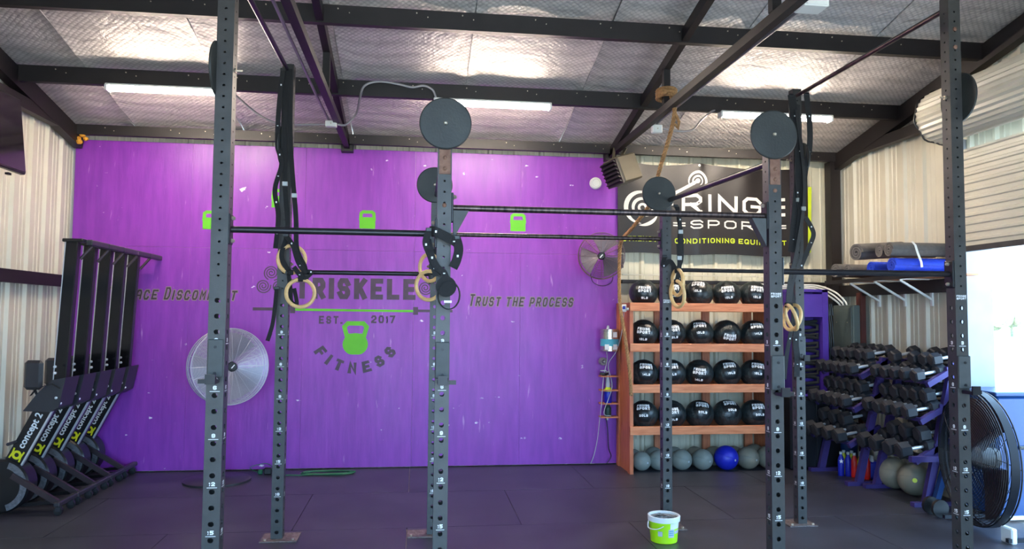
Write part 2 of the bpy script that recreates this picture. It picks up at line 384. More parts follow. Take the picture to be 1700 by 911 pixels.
def foil_mat():
    m = bpy.data.materials.new('bubble_foil'); m.use_nodes = True
    n = m.node_tree; b = n.nodes['Principled BSDF']; L = n.links.new
    b.inputs['Metallic'].default_value = .2; b.inputs['Roughness'].default_value = .5
    tc = n.nodes.new('ShaderNodeTexCoord')
    vo = n.nodes.new('ShaderNodeTexVoronoi'); vo.inputs['Scale'].default_value = 26; vo.inputs['Randomness'].default_value = 0.12
    mp = n.nodes.new('ShaderNodeMapping'); mp.inputs['Rotation'].default_value = (0, 0, PI/4); L(tc.outputs['Object'], mp.inputs[0]); L(mp.outputs[0], vo.inputs['Vector'])
    no = n.nodes.new('ShaderNodeTexNoise'); no.inputs['Scale'].default_value = 2.2; no.inputs['Detail'].default_value = 6; L(tc.outputs['Object'], no.inputs['Vector'])
    rp = n.nodes.new('ShaderNodeValToRGB'); rp.color_ramp.elements[0].color = (lin(196), lin(188), lin(186), 1); rp.color_ramp.elements[1].color = (lin(228), lin(220), lin(214), 1)
    L(no.outputs['Fac'], rp.inputs[0])
    mr = n.nodes.new('ShaderNodeMapRange'); mr.inputs[1].default_value = .3; mr.inputs[2].default_value = .75; mr.inputs[3].default_value = 1; mr.inputs[4].default_value = .6
    L(vo.outputs['Distance'], mr.inputs[0])
    mm = n.nodes.new('ShaderNodeMixRGB'); mm.blend_type = 'MULTIPLY'; mm.inputs[0].default_value = 1; L(rp.outputs[0], mm.inputs[1]); L(mr.outputs[0], mm.inputs[2])
    L(mm.outputs[0], b.inputs['Base Color'])
    b1 = n.nodes.new('ShaderNodeBump'); b1.inputs['Strength'].default_value = .6; b1.inputs['Distance'].default_value = .012; b1.invert = True
    L(vo.outputs['Distance'], b1.inputs['Height'])
    n2 = n.nodes.new('ShaderNodeTexNoise'); n2.inputs['Scale'].default_value = 5; n2.inputs['Detail'].default_value = 5; n2.inputs['Distortion'].default_value = 1.2; L(tc.outputs['Object'], n2.inputs['Vector'])
    b2 = n.nodes.new('ShaderNodeBump'); b2.inputs['Strength'].default_value = .5; b2.inputs['Distance'].default_value = .05
    L(n2.outputs['Fac'], b2.inputs['Height']); L(b1.outputs[0], b2.inputs['Normal']); L(b2.outputs[0], b.inputs['Normal'])
    return m
M['foil'] = foil_mat()

# ------------------------------------------------------------------ setting: floor, walls, roof
XL, XR, YB, YF = -3.716, 5.08, 8.60, -2.0
def roofz(y): return 3.68+.2*(8.57-y)
fl = sthing('floor', (0, 0, 0))
MB().box(((XL+XR)/2, (YB+YF)/2, -.03), (XR-XL+.3, YB-YF+.3, .03)).build('slab', M['ground'], fl)
mw, ml = 1.83, 1.2192
y = YB; row = 0
while y > YF+.05:
    y2 = max(y-ml, YF); x = XL - (0.9 if row % 2 else 0)
    while x < XR:
        xa = max(x, XL); xb = min(x+mw, XR)
        if xb-xa > .05:
            MB().box(((xa+xb)/2, (y+y2)/2, -.008+R.uniform(-.001, .0)), (xb-xa-.006, y-y2-.006, .016)).build('rubber_mat', M['mat_floor'], fl)
        x += mw
    y = y2; row += 1

def panel_profile(width, depth=.03):
    """(u, d): one ribbed steel panel; u along the wall, d = how far it stands proud of the base plane"""
    out = []; n = round(width/.3048)
    for k in range(max(n, 1)):
        a = k*.3048
        out += [(a, 0), (a+.10, 0), (a+.108, .006), (a+.122, .006), (a+.13, 0), (a+.17, 0), (a+.178, .006), (a+.192, .006), (a+.20, 0), (a+.235, 0), (a+.255, depth), (a+.285, depth), (a+.3048, 0)]
    return out
def ribbed_wall(parent, a, b, fix, axis, sgn, z0f, z1f, m, lap=.004):
    """axis 'x': wall runs along X at Y=fix, proud direction sgn (towards the room)"""
    u = a; W = .9144
    while u < b-.01:
        e = min(u+W, b); pr = [(p, d) for p, d in panel_profile(W) if u+p <= e+1e-6]
        if pr[-1][0] < e-u-1e-4: pr.append((e-u, 0))
        mb = MB(); vs = []; fs = []
        for i, (p, d) in enumerate(pr):
            q = u+p; dd = fix+sgn*d
            for z in (z0f(q), z1f(q)): vs.append((q, dd, z) if axis == 'x' else (dd, q, z))
        for i in range(len(pr)-1): fs.append((2*i, 2*i+2, 2*i+3, 2*i+1))
        nb = len(vs)                                          # back skin gives the panel its thickness
        for i, (p, d) in enumerate(pr):
            q = u+p; dd = fix+sgn*(d-.004)
            for z in (z0f(q), z1f(q)): vs.append((q, dd, z) if axis == 'x' else (dd, q, z))
        for i in range(len(pr)-1): fs.append((nb+2*i, nb+2*i+1, nb+2*i+3, nb+2*i+2))
        for i in range(len(pr)-1):
            fs.append((2*i+1, 2*i+3, nb+2*i+3, nb+2*i+1)); fs.append((2*i, nb+2*i, nb+2*i+2, 2*i+2))
        fs.append((0, 1, nb+1, nb)); k = 2*(len(pr)-1); fs.append((k, nb+k, nb+k+1, k+1))
        mb.add(vs, fs).build('panel', m, parent); u = e
wb = sthing('wall_back'); ribbed_wall(wb, XL, XR+.001, YB+.035, 'x', -1, lambda q: -.06, lambda q: 3.72, M['siding2'])
wl = sthing('wall_left'); ribbed_wall(wl, YF, YB+.03, XL-.035, 'y', 1, lambda q: -.06, lambda q: roofz(q)+.03, M['siding'])
wr_ = sthing('wall_right')
DY0, DY1, DZ = 3.30, 6.40, 3.30
ribbed_wall(wr_, DY1, YB+.03, XR+.035, 'y', -1, lambda q: -.06, lambda q: roofz(q)+.03, M['siding'])
ribbed_wall(wr_, DY0, DY1, XR+.035, 'y', -1, lambda q: DZ, lambda q: roofz(q)+.03, M['siding'])
ribbed_wall(wr_, YF, DY0, XR+.035, 'y', -1, lambda q: -.06, lambda q: roofz(q)+.03, M['siding'])
wf = sthing('wall_front')
ribbed_wall(wf, XL, -2.6, YF-.035, 'x', 1, lambda q: 0, lambda q: 5.82, M['siding'])
ribbed_wall(wf, -2.6, 4.0, YF-.035, 'x', 1, lambda q: 3.4, lambda q: 5.82, M['siding'])
ribbed_wall(wf, 4.0, XR, YF-.035, 'x', 1, lambda q: 0, lambda q: 5.82, M['siding'])

# plywood panelling, painted purple
pw = sthing('plywood_wall_panelling')
PX0, PX1, PZ = -3.70, 2.335, 3.578
xs = [PX0+1.2192*k for k in range(5)]+[PX1]
for i in range(5):
    for za, zb in ((.012, 2.425), (2.427, PZ)):
        a, b = xs[i]+.0008, xs[i+1]-.0008
        MB().box(((a+b)/2, YB-.036, (za+zb)/2), (b-a, .018, zb-za)).build('plywood_sheet', M['ply'], pw)
YP = YB-.0465        # painted face
PF = lambda u, v: (u, YP, v)
def paint(name, m, fn, parent=pw):
    mb = MB(); fn(mb); return mb.build(name, m, parent)
# TRISKELE lettering
L_ = textlen('TRISKELE', .236, .58, .17)
letters('painted_letter', M['charpaint'], pw, 'TRISKELE', lambda u, v: (-1.345+u*1.325/L_, YP, 1.876+v), .236, .58, .24, .17)
letters('painted_letter', M['charpaint'], pw, 'EST.', lambda u, v: (-1.085+u, YP, 1.60+v), .088, .62, .22, .28)
letters('painted_letter', M['charpaint'], pw, '2017', lambda u, v: (-.512+u, YP, 1.61+v), .088, .68, .22, .25)
L2_ = textlen('FITNESS', .125, .62, .42)
def farc(u, v):
    a = (u/L2_-.5)*math.radians(112); q = .50+.055-v; return (-.678+q*math.sin(a), YP, 1.60-q*math.cos(a))
letters('painted_letter', M['charpaint'], pw, 'FITNESS', farc, .125, .62, .25, .42)
for grp_ in (((-1.80, -1.40, 1.742, 1.775), (-1.40, -1.345, 1.715, 1.802)), ((-.045, .01, 1.708, 1.796), (.01, .40, 1.738, 1.768))):
    def barbell(mb):
        for (x0, x1, z0, z1) in grp_: mb.add([PF(x0, z0), PF(x1, z0), PF(x1, z1), PF(x0, z1)], [(0, 1, 2, 3)])
    paint('painted_barbell_end', M['charpaint'], barbell)
paint('painted_lime_bar', M['lime'], lambda mb: mb.add([PF(-1.345, 1.742), PF(-.045, 1.736), PF(-.045, 1.762), PF(-1.345, 1.768)], [(0, 1, 2, 3)]))
for cx in (-1.612, .17):
    for dx, dz, ph in ((0, .085, .5), (-.082, -.062, 2.6), (.082, -.062, 4.7)):
        def spirals(mb):
            pts = []
            for i in range(48):
                t = i/47; a = ph+t*2.6*2*PI; r = .012+.068*t
                pts.append((cx+dx+r*math.cos(a), 2.075+dz+r*math.sin(a)))
            stroke(mb, pts, .013, PF)
        paint('painted_spiral', M['charpaint'], spirals)
def kettle(mb, cx, cz, s, f=PF):
    # bell
    n = 24; body = [(cx+s*.5*.98*math.cos(a), cz-s*.22+s*.44*math.sin(a)) for a in [2*PI*i/n for i in range(n)]]
    body = [(x, max(z, cz-s*.62)) for x, z in body]
    mb.add([f(*p) for p in body], [tuple(range(n))])
    stroke(mb, [(cx-s*.30, cz-.02*s), (cx-s*.43, cz+s*.46), (cx-s*.30, cz+s*.60), (cx+s*.30, cz+s*.60), (cx+s*.43, cz+s*.46), (cx+s*.30, cz-.02*s)], s*.17, f)
    mb.add([f(cx-s*.36, cz), f(cx+s*.36, cz), f(cx+s*.36, cz+s*.2), f(cx-s*.36, cz+s*.2)], [(0, 1, 2, 3)])
paint('painted_kettlebell', M['lime'], lambda mb: kettle(mb, -.682, 1.435, .285))
for cx, cz in ((-2.27, 2.72), (-1.54, 2.98), (-.574, 2.765), (1.146, 2.775)):
    def kb(mb, cx=cx, cz=cz):
        mb.add([PF(cx-.088, cz-.09), PF(cx+.088, cz-.09), PF(cx+.088, cz+.04), PF(cx-.088, cz+.04)], [(0, 1, 2, 3)])
        stroke(mb, [(cx-.075, cz+.02), (cx-.07, cz+.085), (cx-.05, cz+.10), (cx+.05, cz+.10), (cx+.07, cz+.085), (cx+.075, cz+.02)], .036, PF)
    paint('painted_kettlebell', M['lime'], kb)
def brush(txt, x0, x1, z0, h):
    L = textlen(txt, h, .62, .28, .55); s = (x1-x0)/(L+.1*h)
    for t, dy, nm, m in ((.34, 0, 'painted_letter_outline', 'olive'), (.17, .0015, 'painted_letter', 'brush')):
        rg = random.Random(3); x = 0
        for ch in txt:
            if ch == ' ': x += h*.55; continue
            hh = h*1.28 if ch.isupper() else h; mb = MB()
            for pl in G[ch.upper()]:
                th = t*h; w_ = .62*h*(.35 if ch in 'iI' else 1); j = rg.uniform(-.02, .02)*h
                stroke(mb, [(x+.085*h+a*(w_-.17*h)+.2*(b*hh)+j, .085*h+b*(hh-.17*h)+j) for (a, b) in pl], th, lambda u, v: (x0+u*s, YP-dy, z0+v))
            mb.build(nm, M[m], pw); x += w_+.28*h
brush('Trust the process', .585, 1.80, 1.815, .105)
brush('Embrace Discomfort', -3.36, -1.94, 1.85, .105)

# roof sheets (bubble foil), sagging between the purlins
ce = sthing('ceiling')
xs = [XL-.03, -3.05, -1.92, -.74, .44, 1.60, 2.80, 3.98, XR+.03]
for i in range(8):
    a, b = xs[i]+.003, xs[i+1]-.003; nx, ny = 10, 60
    rg = random.Random(i); ph = [rg.uniform(0, 6) for _ in range(8)]
    vs = []; fs = []
    for j in range(ny+1):
        y = YF-.05+(YB+.06-YF)*j/ny
        for k in range(nx+1):
            t = k/nx; x = a+(b-a)*t
            e = min(t, 1-t)*(b-a)
            z = roofz(y)+.03 - .018*math.sin(PI*t)*(.6+.4*math.sin(2*y+ph[0])) + .006*math.sin(9*x+3*y+ph[1])+.005*math.sin(6*y-7*x+ph[2])
            if e < .001: z -= .028
            elif e < .13: z -= .004
            vs.append((x, y, z))
    for j in range(ny):
        for k in range(nx): q = j*(nx+1)+k; fs.append((q, q+1, q+nx+2, q+nx+1))
    nb = len(vs); vs += [(x, y, z+.012) for x, y, z in vs]
    fs += [tuple(n_+nb for n_ in f)[::-1] for f in fs]
    ed = [(j*(nx+1)) for j in range(ny+1)]
    for p, q in zip(ed, ed[1:]): fs.append((p, q, q+nb, p+nb)); fs.append((p+nx, p+nx+nb, q+nx+nb, q+nx))
    MB().add(vs, fs, True).build('insulation_sheet', M['foil'], ce)
MB().add([(XL-.1, YF-.1, roofz(YF)+.09), (XR+.1, YF-.1, roofz(YF)+.09), (XR+.1, YB+.1, roofz(YB)+.09), (XL-.1, YB+.1, roofz(YB)+.09)]+[(XL-.1, YF-.1, roofz(YF)+.11), (XR+.1, YF-.1, roofz(YF)+.11), (XR+.1, YB+.1, roofz(YB)+.11), (XL-.1, YB+.1, roofz(YB)+.11)],
    [(0, 1, 2, 3), (7, 6, 5, 4), (0, 4, 5, 1), (1, 5, 6, 2), (2, 6, 7, 3), (3, 7, 4, 0)]).build('roof_deck', M['galv'], ce)

# purlins: C sections with lips
def purlin(y, x0=XL+.02, x1=XR-.02):
    z1 = roofz(y)-.012; h = .15 if y < 8 else .108
    pr = [(0, 0), (.06, 0), (.06, .018), (.056, .018), (.056, .004), (.004, .004), (.004, h-.004), (.056, h-.004), (.056, h-.018), (.06, h-.018), (.06, h), (0, h)]
    n = len(pr); vs = [(x, y-.0+p[0], z1-h+p[1]) for x in (x0, x1) for p in pr]
    fs = [(i, (i+1) % n, (i+1) % n+n, i+n) for i in range(n)]+[tuple(range(n))[::-1], tuple(range(n, 2*n))]
    p = sthing('roof_purlin', (0, y, z1-h)); MB().add(vs, fs).build('channel', M['steel'], p)
    mb = MB()
    for k in range(16):
        x = x0+.4+(x1-x0-.8)*k/15+R.uniform(-.1, .1); mb.cyl((x, y, z1-.03), (x, y-.006, z1-.03), .006, 6)
        mb.cyl((x+.09, y, z1-.06), (x+.09, y-.006, z1-.06), .005, 6)
    mb.build('screw', M['bolt'], p, kind='stuff')
for y in (8.38, 7.18, 6.0, 4.8, 3.6, 2.4, 1.2, 0, -1.2): purlin(y)
def truss(x, right):
    t = sthing('roof_truss', (x, 5, 3.6)); yb, yf = 8.5, -1.9; hw = .05
    MB().bar((x, yb, roofz(yb)-.10), (x, yf, roofz(yf)-.10), .06, .10).build('top_chord', M['steel'], t)
    MB().bar((x, yb, 3.60), (x, yf, 3.60), .06, .065).build('bottom_chord', M['steel'], t)
    for yy in (6.49, 4.4, 2.3, .2):
        MB().bar((x, yy, 3.64), (x, yy, roofz(yy)-.12), .06, .06).build('web', M['steel'], t)
    MB().box((x, 8.50, 3.61), (.13, .12, .16)).build('end_plate', M['steel'], t)
    return t
truss(-.807, 0); truss(2.223, 1)
for nm, x, s in (('left', XL+.05, 1), ('right', XR-.05, -1)):
    t = sthing('gable_frame', (x, 5, 3.6))
    MB().bar((x, 8.55, roofz(8.55)-.12), (x, YF+.05, roofz(YF)-.12), .09, .18).build('rafter', M['steel'], t)
    MB().bar((x, 8.55, 3.64), (x, (YF+.05) if nm == 'left' else 6.55, 3.64), .08, .11).build('eave_girt', M['steel'], t)
t = sthing('trim_2', (XL+.03, 3, 2.02)); MB().box((XL+.035, 3.29, 2.03), (.06, 10.5, .12)).build('side_girt', M['steel'], t)
t = sthing('trim_3', (XR-.03, 7.5, 2.0)); MB().box((XR-.035, 7.49, 2.03), (.06, 2.14, .13)).build('side_girt', M['steel'], t)
t = sthing('trim_4', (4.98, 8.45, 0)); MB().box((4.995, 8.47, 1.8), (.13, .13, 3.6)).build('corner_column', M['steel'], t)
t = sthing('trim_5', (XR-.05, 8, 0)); MB().box((XR-.05, 7.98, 1.0), (.06, .09, 2.0)).build('primer_post', M['primer'], t)
t = sthing('trim_6', (3.7, 8.55, 2.1))
MB().box((3.68, 8.555, 2.12), (2.6, .06, .04)).build('rear_girt', M['steel'], t)
MB().box((3.68, 8.545, 2.20), (2.6, .03, .012)).build('rear_girt_lip', M['siding'], t)

# roll-up door on the right wall
door = sthing('door_1', (XR, 4.85, 0))
zz = 2.37; mbn = 0
while zz < 3.27:
    pr = [(0, 0), (.012, .01), (.012, .045), (0, .055), (0, .075)]
    vs = [(5.00+p[0], yv, zz+p[1]) for yv in (DY0-.06, DY1+.02) for p in pr]; n = len(pr)
    vs += [(5.006+p[0], yv, zz+p[1]) for yv in (DY0-.06, DY1+.02) for p in pr]
    fs = [(i, i+1, i+1+n, i+n) for i in range(n-1)]+[(2*n+i, 3*n+i, 3*n+i+1, 2*n+i+1) for i in range(n-1)]
    fs += [(0, n, 3*n, 2*n), (n-1, 3*n-1, 4*n-1, 2*n-1)]
    MB().add(vs, fs).build('curtain_slat', M['siding'], door); zz += .0755
MB().box((5.0, (DY0+DY1)/2, 2.35), (.05, DY1-DY0+.06, .05)).build('bottom_bar', M['rig'], door)
# the coil: a rolled corrugated curtain with a scalloped outline
n = 30; cx, cz, rc = 4.86, 3.60, .24
vs = []; 
ring_ = []
for i in range(n*2):
    a = 2*PI*i/(n*2); r = rc+(.010 if i % 2 else -.004); ring_.append((cx+r*math.cos(a), cz+r*math.sin(a)))
m2 = len(ring_); vs = [(x, yv, z) for yv in (DY0-.05, DY1+.0) for x, z in ring_]
MB().add(vs, [(i, (i+1) % m2, (i+1) % m2+m2, i+m2) for i in range(m2)]+[tuple(range(m2))[::-1], tuple(range(m2, 2*m2))]).build('curtain_coil', M['siding'], door)
pts = [(cx+(rc+.012+.01*math.sin(i*PI/2.5))*math.cos(2*PI*i/40), DY1+.004, cz+(rc+.012+.01*math.sin(i*PI/2.5))*math.sin(2*PI*i/40)) for i in range(40)]
MB().tube(pts, .008, 6, True).build('coil_rim', M['steel'], door)
MB().cyl((cx, DY0-.15, cz), (cx, DY1+.12, cz), .03, 10).build('axle', M['steel'], door)
MB().box((5.035, DY1+.03, 1.7), (.07, .10, 3.4)).build('side_track', M['jamb'], door)
MB().box((5.035, DY0-.07, 1.7), (.07, .10, 3.4)).build('side_track', M['jamb'], door)
MB().box((5.21, DY1+.0, 1.7), (.27, .04, 3.4)).build('jamb_lining', M['jamb'], door)
MB().box((5.15, DY0-.02, 1.7), (.14, .04, 3.4)).build('jamb_lining', M['jamb'], door)

# outdoors
g = sthing('outdoor_ground', (0, 0, -.05)); MB().box((0, 30, -.07), (400, 400, .04)).build('gravel_yard', M['ground'], g)
sh = thing('shed', 'low pale shed with slate-blue roof seen through the side doorway', 'shed', (10.4, 10.9, -.05))
MB().box((10.4, 11.2, .62), (2.4, 1.6, 1.34)).build('wall', M['boards'], sh)
MB().prism([(9.05, 1.27), (11.75, 1.27), (11.75, 1.36), (9.05, 1.45)], lambda u, v: (u, 10.3, v), (0, 1.8, 0)).build('roof', M['slate'], sh)
MB().box((9.7, 10.39, .75), (.06, .02, 1.0)).build('batten', M['jamb'], sh)
tr = thing('utility_trailer', 'white box trailer with a blue tinted window beyond the side doorway', 'trailer', (10.6, 9.4, -.05))
MB().box((10.75, 9.2, .85), (2.3, 1.1, 1.0), bev=.05).build('body', M['boards'], tr)
MB().box((10.55, 8.64, .9), (1.2, .02, .55)).build('window', M['glass'], tr)
for dx in (-.5, .5): MB().cyl((10.75+dx, 8.62, .25), (10.75+dx, 8.78, .25), .30, 16).build('wheel', M['plastic'], tr)
for k, (x, y, h) in enumerate(((52, 60, 3.2), (60, 58, 2.6), (66, 56, 3.4))):
    t = thing('tree', ['rounded hazy tree far beyond the shed roof', 'lower hazy tree right of the shed in the distance', 'tall hazy tree farthest right beyond the trailer'][k], 'tree', (x, y, -.05), 0, 'distant trees through the side door')
    MB().cyl((x, y, -.05), (x, y, h*.5), .12, 8).build('trunk', M['hazy_leaf'], t)
    mb = MB(); rg = random.Random(k)
    for i in range(14): mb.sphere((x+rg.uniform(-1.8, 1.8), y+rg.uniform(-1.8, 1.8), h*.65+rg.uniform(-.8, .8)), rg.uniform(.6, 1.1), 12, 8)
    mb.build('crown', M['hazy_leaf'], t)

# ------------------------------------------------------------------ ceiling lights, wiring, speaker
LZ = 3.765
for (x0, x1, lab) in ((-2.87, -1.74, 'lit white fluorescent batten at the left of the roof, partly behind the front rig post'),
                      (.127, 1.285, 'lit white fluorescent batten in the middle of the roof above the purple wall'),
                      (3.03, 4.24, 'lit white fluorescent batten at the right of the roof above the black banner')):
    t = thing('fluorescent_light', lab, 'light', ((x0+x1)/2, 7.20, LZ), 0, 'strip lights under the second purlin')
    MB().box(((x0+x1)/2, 7.20, LZ+.028), (x1-x0, .105, .022), bev=.006).build('housing', M['white_metal'], t)
    MB().cyl((x0+.02, 7.175, LZ), (x1-.02, 7.175, LZ), .017, 10).build('tube', M['tube_lamp'], t)
    MB().cyl((x0+.02, 7.225, LZ), (x1-.02, 7.225, LZ), .017, 10).build('tube', M['tube_lamp'], t)
    for xx in (x0+.01, x1-.01): MB().box((xx, 7.20, LZ), (.02, .10, .05)).build('end_cap', M['white_metal'], t)
def junction(loc, d, lab):
    t = thing('junction_box', lab, 'electrical box', loc)
    MB().box(loc, d, bev=.006).build('box', M['white_metal'], t); MB().box((loc[0], loc[1]-d[1]/2-.003, loc[2]), (d[0]*.8, .006, d[2]*.8)).build('cover', M['white_metal'], t)
    MB().cyl((loc[0], loc[1]-d[1]/2-.006, loc[2]), (loc[0], loc[1]-d[1]/2-.012, loc[2]), .006, 8).build('screw', M['bolt'], t)
junction((-.86, 7.38, 3.56), (.11, .06, .06), 'small white junction box on the left roof truss, where grey cables meet')
junction((2.30, 7.0, 3.54), (.10, .06, .08), 'small white junction box on the right roof truss beside a looping cable')
junction((2.335, 4.16, 3.60), (.16, .13, .075), 'large white junction box on the right truss at the top edge of the picture')
def cable(name, pts, r, m, lab, k=6, parent=None):
    o = MB().tube(spline(pts, k), r, 8).build(name, m, parent); return o if parent else tag(o, lab, 'cable')
cable('conduit', [(-.80, 7.38, 3.56), (-.72, 7.38, 3.56), (-.62, 7.34, 3.66), (-.575, 7.20, 3.78), (-.53, 7.14, 3.88), (-.40, 7.13, 3.925), (-.22, 7.13, 3.91), (-.08, 7.13, 3.885), (.03, 7.13, 3.905), (.115, 7.14, 3.87), (.15, 7.17, 3.80)], .012, M['conduit'], 'grey flexible conduit looping from the left truss box to the middle light')
cable('conduit', [(-.92, 7.38, 3.555), (-1.1, 7.38, 3.545), (-1.35, 7.36, 3.54), (-1.55, 7.33, 3.62), (-1.75, 7.25, 3.78)], .010, M['conduit'], 'grey flexible conduit drooping from the left truss box to the left light')
cable('conduit', [(-.885, 7.38, 3.60), (-.895, 6.8, 3.60), (-.895, 5, 3.60), (-.895, 3.0, 3.60)], .012, M['conduit'], 'straight grey conduit clipped along the left roof truss', 3)
cable('conduit', [(2.36, 7.0, 3.55), (2.5, 7.0, 3.53), (2.68, 7.05, 3.56), (2.80, 7.1, 3.68), (2.95, 7.18, 3.80), (3.03, 7.2, 3.80)], .010, M['conduit'], 'grey flexible conduit curving from the right truss box to the right light')
cable('conduit', [(2.30, 7.0, 3.58), (2.30, 6.8, 3.60), (2.30, 5.4, 3.60), (2.315, 4.2, 3.60)], .012, M['conduit'], 'straight grey conduit clipped along the right roof truss', 3)
mb = MB()
for i, (x, y, z) in enumerate(((-3.62, 8.42, 3.56), (-3.58, 8.42, 3.60), (-3.62, 8.43, 3.64), (-3.55, 8.43, 3.56), (-3.6, 8.40, 3.52))): mb.sphere((x, y, z), .028+.006*(i % 3), 8, 6, .8)
tag(mb.build('spray_foam_blob', M['spray']), 'orange spray foam bulge in the top left roof corner', 'foam')
for i, (y, z) in enumerate(((8.0, 3.70), (7.72, 3.76), (7.4, 3.83))):
    mb = MB(); mb.sphere((XL+.03, y, z), .028, 8, 6, .7); mb.sphere((XL+.03, y+.04, z-.01), .02, 8, 6)
    tag(mb.build('spray_foam_blob', M['spray']), ['small orange foam dab under the left rafter, nearest the corner', 'small orange foam dab under the left rafter, middle of three', 'small orange foam dab under the left rafter, farthest from the corner'][i], 'foam', 'foam dabs under the left rafter')

# unit heater hanging at the end of the right truss
h = thing('unit_heater', 'tilted olive-grey hanging heater with black louvres beside the banner', 'heater', (2.3, 8.25, 3.55))
Q = Matrix.Rotation(math.radians(-20), 3, 'Y') @ Matrix.Rotation(math.radians(28), 3, 'Z')
hc = Vector((2.27, 8.12, 3.35))
MB().box(hc, (.30, .26, .30), M=Q, bev=.015).build('casing', M['duct'], h)
MB().box(hc+Q @ Vector((-.165, 0, -.01)), (.03, .25, .28), M=Q).build('louvre_frame', M['steel'], h)
for k in range(6): MB().box(hc+Q @ Vector((-.19, 0, -.12+.045*k)), (.04, .23, .012), M=Q @ Matrix.Rotation(.5, 3, 'Y')).build('louvre', M['rigdark'], h)
MB().bar(hc+Q @ Vector((.05, 0, .15)), (2.33, 8.2, 3.62), .04, .01).build('hanger', M['duct'], h)
MB().bar(hc+Q @ Vector((-.08, 0, .15)), (2.2, 8.2, 3.62), .03, .01).build('hanger', M['duct'], h)
s = thing('wall_speaker', 'small round white speaker on the purple wall behind the heater louvres', 'speaker', (2.06, YP-.02, 3.25))
MB().lathe([(.07, 0), (.07, .03), (.055, .05), (.0, .05)], (2.06, YP, 3.27), (0, -1, 0), 24).build('rim', M['white_metal'], s)
MB().lathe([(.045, .051), (.02, .035), (0, .03)], (2.06, YP, 3.27), (0, -1, 0), 20, caps=False).build('cone', M['plastic'], s)

# television, left wall
tv = thing('television', 'black wall-mounted television cut off by the left edge', 'television', (XL+.1, 6.6, 3.28))
Q = Matrix.Rotation(math.radians(-6), 3, 'Y')
MB().box((XL+.13, 6.58, 3.28), (.05, 1.24, .69), M=Q, bev=.01).build('case', M['plastic'], tv)
MB().box((XL+.158, 6.58, 3.283), (.004, 1.21, .65), M=Q).build('screen', M['screen'], tv)
MB().box((XL+.06, 6.58, 3.28), (.12, .3, .3)).build('wall_bracket', M['plastic'], tv)
MB().box((XL+.10, 7.08, 2.925), (.03, .05, .02)).build('foot', M['plastic'], tv)

# ------------------------------------------------------------------ the rig
TW = .076
def bored_upright(height):
    mb = MB(); hs = [(.055+.0817*i, .0133) for i in range(22)]
    z = 1.90
    while z < height-.05: hs.append((z, .0062)); z += .0592
    hw = TW/2; edges = []
    for i, (z, r) in enumerate(hs):
        a = min((z-hs[i-1][0])/2, .04) if i else .04; b = min((hs[i+1][0]-z)/2, .04) if i < len(hs)-1 else .03
        edges.append((z-a, z+b, z, r))
    for k in range(4):
        ca, sa = math.cos(k*PI/2), math.sin(k*PI/2)
        def f(u, v, d=0): x, y = u, -(hw-d); return (x*ca-y*sa, x*sa+y*ca, v)
        pz = 0
        for (z0, z1, z, r) in edges:
            if z0 > pz+1e-5: mb.add([f(-hw, pz), f(hw, pz), f(hw, z0), f(-hw, z0)], [(0, 1, 2, 3)])
            angs = sorted([2*PI*i/10+.1 for i in range(10)]+[math.atan2(z1-z, hw), math.atan2(z1-z, -hw), math.atan2(z0-z, hw) % (2*PI), math.atan2(z0-z, -hw) % (2*PI)])
            out = []; inn = []; deep = []
            for a in angs:
                c, s_ = math.cos(a), math.sin(a); t = 1e9
                if abs(c) > 1e-9: t = min(t, hw/abs(c))
                if s_ > 1e-9: t = min(t, (z1-z)/s_)
                if s_ < -1e-9: t = min(t, (z-z0)/-s_)
                out.append(f(c*t, z+s_*t)); inn.append(f(c*r, z+s_*r)); deep.append(f(c*r, z+s_*r, .006))
            n = len(angs)
            mb.add(out+inn+deep, [(i, (i+1) % n, (i+1) % n+n, i+n) for i in range(n)]+[(i+n, (i+1) % n+n, (i+1) % n+2*n, i+2*n) for i in range(n)])
            pz = z1
        mb.add([f(-hw, pz), f(hw, pz), f(hw, height), f(-hw, height)], [(0, 1, 2, 3)])
    mb.add([(-hw, -hw, height), (hw, -hw, height), (hw, hw, height), (-hw, hw, height)], [(0, 1, 2, 3)])
    return mb
XS = [-1.03, .138, 2.035, 3.19]; FY, BY = 4.052+TW/2, 5.934+TW/2
rig = thing('pull_up_rig', 'charcoal steel pull-up rig of eight drilled posts on the rubber floor', 'exercise rig', (1.08, 5.0, 0))
ups = {}; meshes = {}
def upright(i, y, hgt, key):
    x = XS[i]
    if hgt not in meshes:
        mb = bored_upright(hgt); o = mb.build('upright', M['rig'], rig); meshes[hgt] = o.data
        # mesh data is local to the post; keep it at the rig origin and move the object
        for v in o.data.vertices: v.co += OFF[rig.name]
        o.location = Vector((x, y, 0))-OFF[rig.name]
    else:
        o = bpy.data.objects.new('upright', meshes[hgt]); C.objects.link(o); o.parent = rig; o.location = Vector((x, y, 0))-OFF[rig.name]
    OFF[o.name] = Vector((x, y, 0)); ups[key] = o; return o
for i in range(4):
    upright(i, FY, 3.658 if i in (0, 3) else 2.72, ('F', i)); upright(i, BY, 3.658 if i in (0, 3) else 2.76, ('B', i))
